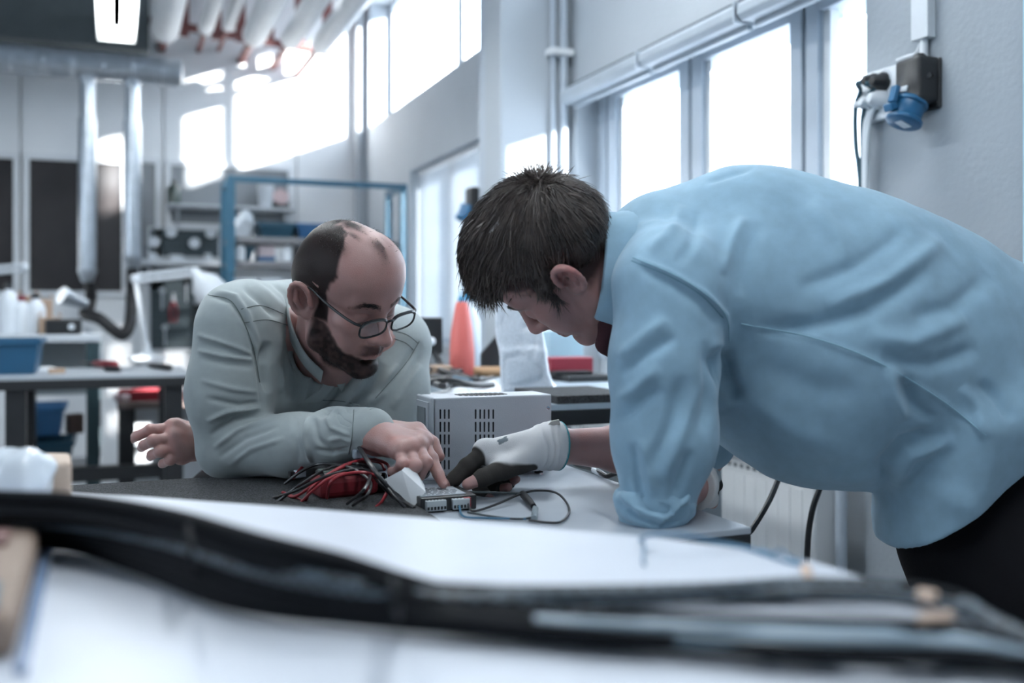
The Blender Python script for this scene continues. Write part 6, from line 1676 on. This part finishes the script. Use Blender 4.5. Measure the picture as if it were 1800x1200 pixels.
    flow = fl0 @ M.T; flow = flow - Nc * (flow * Nc).sum(1)[:, None]; flow /= np.linalg.norm(flow, axis=1)[:, None] + 1e-9
    def lk(nm, w, count, ln, r, lift, curv, seg=5, jit=.18, clump=0.0, d0=None):
        w = w / w.sum(); ii = rng.choice(nC, count, p=w)
        root = Pc[ii] + rng.normal(size=(count, 3)) * .0014 - Nc[ii] * .002
        d = flow[ii] if d0 is None else np.repeat((M @ d0)[None], count, 0)
        cl = np.stack([noise(Pc[ii] + 3.1 * k_, 70) for k_ in range(3)], 1)
        d = d + cl * clump + rng.normal(size=(count, 3)) * jit; d /= np.linalg.norm(d, axis=1)[:, None]
        hair_mesh(nm, root, Nc[ii], d, ln * (.55 + .7 * rng.random(count)), r, lift, curv, seg)
    def hair_mesh(nm, root, nrm, d, L, r, lift, curv, seg):
        n = len(root); d = d + nrm * lift; d /= np.linalg.norm(d, axis=1)[:, None]; pos = root; V = np.zeros((n, seg + 1, 3, 3))
        for i_ in range(seg + 1):
            side = np.cross(d, nrm); side /= np.linalg.norm(side, axis=1)[:, None] + 1e-9; up = np.cross(side, d); w_ = r * (1 - i_ / seg) ** .6 + 2e-5
            for k_ in range(3):
                a = 2 * math.pi * k_ / 3; V[:, i_, k_] = pos + (side * math.cos(a) * 1.5 + up * math.sin(a)) * w_
            pos = pos + d * (L / seg)[:, None]; d = d - nrm * (L / seg * curv)[:, None]; d[:, 2] -= .02; d /= np.linalg.norm(d, axis=1)[:, None]
        f = np.array([[i_ * 3 + k_, i_ * 3 + (k_ + 1) % 3, (i_ + 1) * 3 + (k_ + 1) % 3, (i_ + 1) * 3 + k_] for i_ in range(seg) for k_ in range(3)])
        big_mesh(nm, V.reshape(-1, 3), (f[None] + np.arange(n)[:, None, None] * (seg + 1) * 3).reshape(-1, 4), HAIR2, t)
    vis = sstep(.02, -.01, yy - .055 + 0 * zz) + (zz > .05)
    lk('combed_hair', np.clip(vis, 0, 1) * (zz > -.05), 15000, .027, .0005, .06, 12, 5, .10, .30)
    lk('locks', np.clip(vis, 0, 1) * (zz > .0), 900, .032, .0014, .10, 13, 6, .10, .4)
    lk('fringe', (yy > .045) * (zz > .06) * 1.0, 1300, .034, .0007, .10, 7, 6, .14, .45, np.array([0, .62, -.5]))
    lk('cowlick', np.exp(-(((lc - wh) / .022) ** 2).sum(1)), 240, .024, .0007, 1.2, 6, 5, .30, .5)
    # ---- shirt
    F = Field(C(1060, 1010, 1.28) - np.array([.03, .12, .05]), np.array([.98, 1.95, .26]), .0042)
    Ms = np.diag([1, 1.22, 1.0])
    F.cone(C(1190, 470, 1.56), C(1330, 532, 1.56), .120, .204, .03, M=Ms)
    F.cone(C(1330, 532, 1.56), C(1455, 592, 1.56), .204, .232, .03, M=Ms)
    F.cone(C(1455, 592, 1.56), C(1560, 616, 1.58), .232, .216, .03, M=Ms)
    F.cone(C(1310, 420, 1.55), C(1340, 425, 1.58), .098, .098, .06)
    F.cone(C(1560, 616, 1.58), C(1760, 690, 1.62), .216, .20, .03, M=Ms)
    F.cone(C(1160, 440, 1.53), C(1250, 455, 1.55), .080, .115, .04)
    F.cone(C(1172, 478, 1.44), C(1290, 500, 1.46), .062, .09, .05)
    F.cone(C(1180, 490, 1.68), C(1290, 520, 1.68), .066, .09, .05)
    F.cone(C(1655, 740, 1.56), C(1624, 915, 1.56), .085, .066, .02, M=np.diag([1, .5, 1])); F.cone(C(1740, 720, 1.57), C(1690, 840, 1.57), .10, .07, .03, M=np.diag([1, .6, 1])); F.cone(C(1620, 860, 1.56), C(1585, 945, 1.56), .055, .030, .015, M=np.diag([1, .4, 1]))
    F.chain([C(1177, 508, 1.400), C(1168, 640, 1.385), C(1168, 770, 1.385), C(1158, 868, 1.385)], [.082, .072, .068, .055], .03)
    F.chain([C(1175, 520, 1.72), C(1222, 700, 1.73), C(1238, 772, 1.735)], [.075, .062, .058], .03)
    F.cone(T(0, -.03, -.06), nb, .066, .072, .01, True)
    F.cone(C(1110, 560, 1.52), C(1150, 600, 1.52), .045, .03, .02, True)
    h0, h1 = C(1545, 968, 1.55), C(1805, 735, 1.6); hd = unit(h1 - h0)
    F.half(h0, np.array([-hd[2] * -1, 0, -hd[0]]), .004)
    P, Q = largest_piece(*F.mesh()); P = relax(P, Q, 2); N = vnormals(P, Q)
    for pts, w, a in [([(1113, 452), (1180, 480), (1235, 513), (1275, 553), (1283, 600)], 5, .006), ([(1120, 470), (1180, 498), (1230, 533), (1262, 575)], 9, -.005),
                      ([(1632, 474), (1526, 545), (1431, 572), (1330, 580)], 16, -.012), ([(1660, 420), (1560, 495), (1450, 540)], 16, .010), ([(1600, 400), (1500, 470), (1400, 510)], 14, -.007),
                      ([(1700, 560), (1600, 600), (1520, 590)], 16, .010), ([(1720, 610), (1640, 640), (1550, 625)], 14, -.010), ([(1303, 569), (1431, 594), (1543, 636), (1655, 703), (1733, 765)], 4, .003),
                      ([(1560, 640), (1566, 690), (1590, 740)], 12, .012), ([(1590, 660), (1610, 710), (1650, 740)], 12, -.010), ([(1554, 875), (1556, 815), (1590, 778), (1660, 757)], 14, -.013),
                      ([(1570, 850), (1600, 800), (1680, 770)], 12, .010), ([(1263, 610), (1275, 660), (1295, 710)], 16, -.014), ([(1240, 322), (1285, 308), (1325, 296)], 5, -.004), ([(1308, 380), (1285, 430), (1270, 480)], 10, .007), ([(1335, 390), (1310, 450), (1300, 520)], 12, -.006),
                      ([(1200, 360), (1180, 410), (1140, 440)], 10, .006), ([(1225, 370), (1215, 430), (1190, 465)], 10, -.006), ([(1120, 400), (1150, 395), (1200, 400)], 9, .004),
                      ([(1088, 630), (1130, 595), (1175, 560)], 11, .009), ([(1090, 660), (1140, 620), (1190, 590)], 10, -.008), ([(1085, 705), (1120, 680), (1160, 645)], 10, .007), ([(1088, 735), (1130, 705), (1165, 680)], 10, -.007),
                      ([(1224, 680), (1200, 760), (1163, 850)], 10, .006), ([(1200, 660), (1180, 740), (1140, 830)], 11, -.006), ([(1240, 600), (1246, 680), (1235, 760)], 10, -.007), ([(1215, 790), (1195, 840), (1180, 880)], 9, -.008),
                      ([(1110, 780), (1115, 830), (1130, 880)], 9, -.008), ([(1130, 770), (1140, 830), (1150, 870)], 9, .006),
                      ([(1310, 700), (1400, 760), (1500, 800)], 22, .006), ([(1330, 640), (1420, 680), (1520, 690)], 24, -.005), ([(1440, 830), (1500, 840), (1550, 830)], 14, .008),
                      ([(1690, 680), (1720, 720), (1730, 770)], 10, .008), ([(1720, 670), (1750, 700), (1780, 740)], 10, -.008), ([(1420, 360), (1480, 420), (1490, 470)], 16, .005), ([(1740, 480), (1680, 540), (1600, 560)], 16, -.007)]:
        P = fold(P, N, pts, w, a)
    P = P + N * (noise(P, 16) * .003 + noise(P, 40) * .0006)[:, None]
    N = vnormals(P, Q)
    STD = mat('denim_thread', (.30, .50, .60), .9)
    for pts in ([(1113, 452), (1180, 480), (1235, 513), (1275, 553), (1283, 600)], [(1303, 569), (1431, 594), (1543, 636), (1655, 703), (1733, 765)]): seam_line(P, N, pts, STD, t, .0010)
    for pts in ([(1110, 458), (1178, 486), (1233, 519), (1271, 558)],): seam_line(P, N, pts, mat('denim_shade_thread', (.12, .25, .33), .9), t, .0007)
    big_mesh('shirt', P, Q, DENIM, t, {'seam': np.zeros(len(P))})['label'] = 'light blue denim shirt with rolled sleeves'
    # rolled cuff at the near elbow: three soft turns of cloth
    F = Field(C(1070, 960, 1.28), C(1240, 820, 1.50) + .02, .003)
    ax = unit(C(1158, 868, 1.385) - C(1168, 770, 1.385)); u = unit(np.cross(ax, (0, 1, 0))); w = np.cross(u, ax)
    c0 = C(1150, 888, 1.385)
    for h, R_, r_, tl_ in ((-.012, .0460, .010, .5), (.008, .0400, .0115, -.5), (.028, .029, .011, .4)):
        ring = [c0 + ax * (h + .010 * tl_ * math.cos(a * 2)) + (u * math.cos(a) + w * math.sin(a)) * R_ * (1 + .06 * math.sin(3 * a + h * 200)) for a in np.linspace(0, 2 * math.pi, 22)]
        F.chain(ring, [r_] * 22, .008)
    F.ell(c0 + ax * .004, (.045, .045, .025), .02)
    P, Q = F.mesh(); P = relax(P, Q, 1); N = vnormals(P, Q)
    for pts, w_, a_ in [([(1085, 850), (1105, 885), (1140, 905), (1178, 914)], 6, .007), ([(1092, 880), (1120, 908), (1165, 924)], 5, -.007), ([(1218, 850), (1202, 885), (1165, 918)], 6, .008), ([(1212, 885), (1190, 912), (1160, 930)], 5, -.007), ([(1120, 870), (1150, 890), (1180, 895)], 5, -.005)]: P = fold(P, N, pts, w_, a_)
    P = P + N * (noise(P, 38) * .0030 + noise(P, 90) * .0012)[:, None]
    big_mesh('rolled_cuff', P, Q, DENIM, t, {'seam': np.zeros(len(P))})
    F = Field(C(1170, 850, 1.6), C(1290, 720, 1.85), .004)
    ax2 = unit(wr - el); c1 = C(1222, 790, 1.735)
    for h, R_ in ((0, .046), (.018, .045)):
        u2 = unit(np.cross(ax2, (0, 0, 1))); w2 = np.cross(u2, ax2)
        ring = [c1 + ax2 * h + (u2 * math.cos(a) + w2 * math.sin(a)) * R_ for a in np.linspace(0, 2 * math.pi, 18)]; F.chain(ring, [.011] * 18, .006)
    P, Q = F.mesh(); big_mesh('rolled_cuff', P, Q, DENIM, t, {'seam': np.zeros(len(P))})
    # collar: stand and folded leaf
    axn = unit(nb - T(0, -.03, -.06)); cc = C(1066, 478, 1.52); axn = unit((.95, .10, -.20)); u = unit(np.array([0, -.15, -1.0]) - axn * (np.array([0, -.15, -1.0]) @ axn)); w = np.cross(axn, u)
    vs = []; fs = []; n = 40
    prof = [(.050, .082), (.030, .0795), (.0, .0765), (-.018, .0765), (-.022, .0790), (-.018, .0825), (.005, .087), (.030, .096), (.038, .0995), (.035, .0955), (.005, .0845), (-.014, .0795)]
    for i in range(n + 1):
        a = math.radians(24 + (360 - 48) * i / n)
        for h, r in prof:
            vs.append(cc + axn * (h + .010 * math.cos(a)) + (u * math.cos(a) * 1.08 + w * math.sin(a)) * r * (1 + .015 * math.sin(5 * a + h * 90)))
    m = len(prof)
    for i in range(n):
        for j in range(m - 1): fs.append((i * m + j, i * m + j + 1, (i + 1) * m + j + 1, (i + 1) * m + j))
    link_mesh('collar', c2w(np.array(vs)), fs, DENIM, t, True)
    F = Field(C(1066, 600, 1.5) - .09, C(1066, 600, 1.5) + .12, .004)
    F.chain([C(1075, 570, 1.50), C(1064, 605, 1.49), C(1075, 622, 1.50)], [.016, .013, .008], .01); F.cone(nb, C(1090, 570, 1.51), .062, .03, .02)
    P, Q = F.mesh(); big_mesh('undershirt', P, Q, MAROON, t)
    # trousers
    F = Field(np.array([.50, 1.25, -1.05]), np.array([1.15, 1.95, -.02]), .010)
    F.cone(C(1790, 800, 1.60), C(1765, 960, 1.59), .135, .165, .03, M=np.diag([1, 1.15, 1]))
    for dy in (-.085, .085): F.chain([C(1762, 960, 1.59) + np.array([0, dy, 0]), C(1770, 1300, 1.60) + np.array([0, dy, 0]), np.array([.82, 1.62 + dy * 1.2, -1.0])], [.105, .085, .065], .05)
    P, Q = F.mesh(); N = vnormals(P, Q); P = P + N * (noise(P, 14) * .006)[:, None]
    big_mesh('trousers', P, Q, BLACK_CLOTH, t)
    for dy in (-.10, .10):
        m_ = MB(); m_.ball((0, 0, 0), (.13, .045, .04)); v = np.array(m_.v); v[:, 2] = np.maximum(v[:, 2], -.02) + .02 - CAMZ; v += np.array([.77, 1.62 + dy, 0])
        link_mesh('shoe', c2w(v), m_.f, mat('black_leather', (.012, .012, .012), .4), t, True)
    # ---- gloves with open fingertips
    GL = attr_mix_mat('knit_glove', [(None, (0.66, 0.66, 0.67)), ('coat', (0.045, 0.042, 0.040)), ('band', (0.06, 0.30, 0.34)), ('badge', (0.16, 0.19, 0.21))], rough=0.9, bump=0.0006, bscale=900, spec=0.2, var=0.05)
    def glove(fin, tmb, w0, arm, cutf, coat_paths, nm_label, lo, hi, band):
        F = Field(lo, hi, .0019)
        sh = []
        for f, c_ in zip(fin, cutf):
            sh.append([f[0], f[1], f[1] + (f[2] - f[1]) * min(1, c_)] + ([f[2] + (f[3] - f[2]) * (c_ - 1)] if c_ > 1 else [f[1] + (f[2] - f[1]) * min(1, c_) + 1e-4]))
        tm = [tmb[0], tmb[1], tmb[2], tmb[2] + (tmb[3] - tmb[2]) * .25]
        hand_field(F, w0, None, sh, tm, wr=.037, grow=.0030)
        d = unit(arm - w0)
        F.cone(w0 - d * .01, w0 + d * .012, .031, .0385, .012)
        F.cone(w0 + d * .012, w0 + d * .05, .0335, .040, .0, True) if False else None
        F.half(w0 + d * .013, d, .002)
        P, Q = F.mesh(); P = relax(P, Q, 1); N = vnormals(P, Q)
        ck = np.zeros(len(P))
        for path, r_ in coat_paths: ck = np.maximum(ck, sstep(r_ + .0015, r_ - .0015, seg_dist(P, path)))
        s_ = (P - w0) @ d
        if band:
            for q_ in (-.028, -.016, -.006): P = P + N * (.0016 * np.exp(-((s_ - q_ + .004 * noise(P, 40)) / .003) ** 2))[:, None]
        px = 900 + F_PX * P[:, 0] / P[:, 1]; py = HOR - F_PX * P[:, 2] / P[:, 1]; uu = (px - 884) * .9 - (py - 774) * .44; vv_ = (px - 884) * .44 + (py - 774) * .9
        badge = band * (np.abs(uu) < 9) * (np.abs(vv_) < 4.5) * (N[:, 1] < -.1)
        o = big_mesh('glove', P, Q, GL, t, {'coat': ck, 'band': sstep(.0075, .0095, s_) * band, 'badge': badge})
        o['label'] = nm_label
        return P, N, d
    coat = [([fi[0][0] * .75 + fi[0][1] * .25, fi[0][1], fi[0][2], fi[0][3]], .0175),
            ([th[0] * .8 + th[1] * .2 + np.array([0, -.006, -.012]), th[1] + np.array([0, -.004, -.004]), th[2], th[3]], .0185),
            ([fi[1][0] * .3 + fi[1][1] * .7, fi[1][1], fi[1][2], fi[1][3]], .0165), ([fi[2][0] * .3 + fi[2][1] * .7, fi[2][1], fi[2][2]], .0165), ([fi[3][0] * .3 + fi[3][1] * .7, fi[3][1], fi[3][2]], .0155)]
    glove(fi, th, wr, el, (1.25, 1.45, .9, .9), coat, 'grey knit work glove with dark coated fingers and teal cuff', C(760, 905, 1.46) - .03, C(1000, 730, 1.72) + .03, 1)
    coat2 = [([f[1], f[2], f[3]], .0158) for f in fl] + [([tl[1], tl[2], tl[3]], .014)]
    glove(fl, tl, wl, eln, (1.2, .9, .9, .9), [([fl[0][2], fl[0][3]], .016), ([fl[1][1] * .5 + fl[1][2] * .5, fl[1][3]], .014)], 'grey knit work glove resting on the bench', C(1150, 920, 1.42) - .03, C(1278, 800, 1.66) + .03, 0)
    # cloth loop at the glove cuff
    MB().prism([Vector(c2w(C(x_, y_, 1.612))) for x_, y_ in ((962, 748), (969, 740), (983, 737), (985, 746), (975, 750))], (.002, .006, 0)).build('cuff_tab', mat('beige_tape', (.45, .43, .41), .8), t, bev=.001)
    nails(t, [(fi[0][3], fi[0][2], np.array([-.3, -.2, .8])), (th[3], th[2], np.array([-.3, -.6, .6]))], NAIL)
    return t
man_left()
man_right()
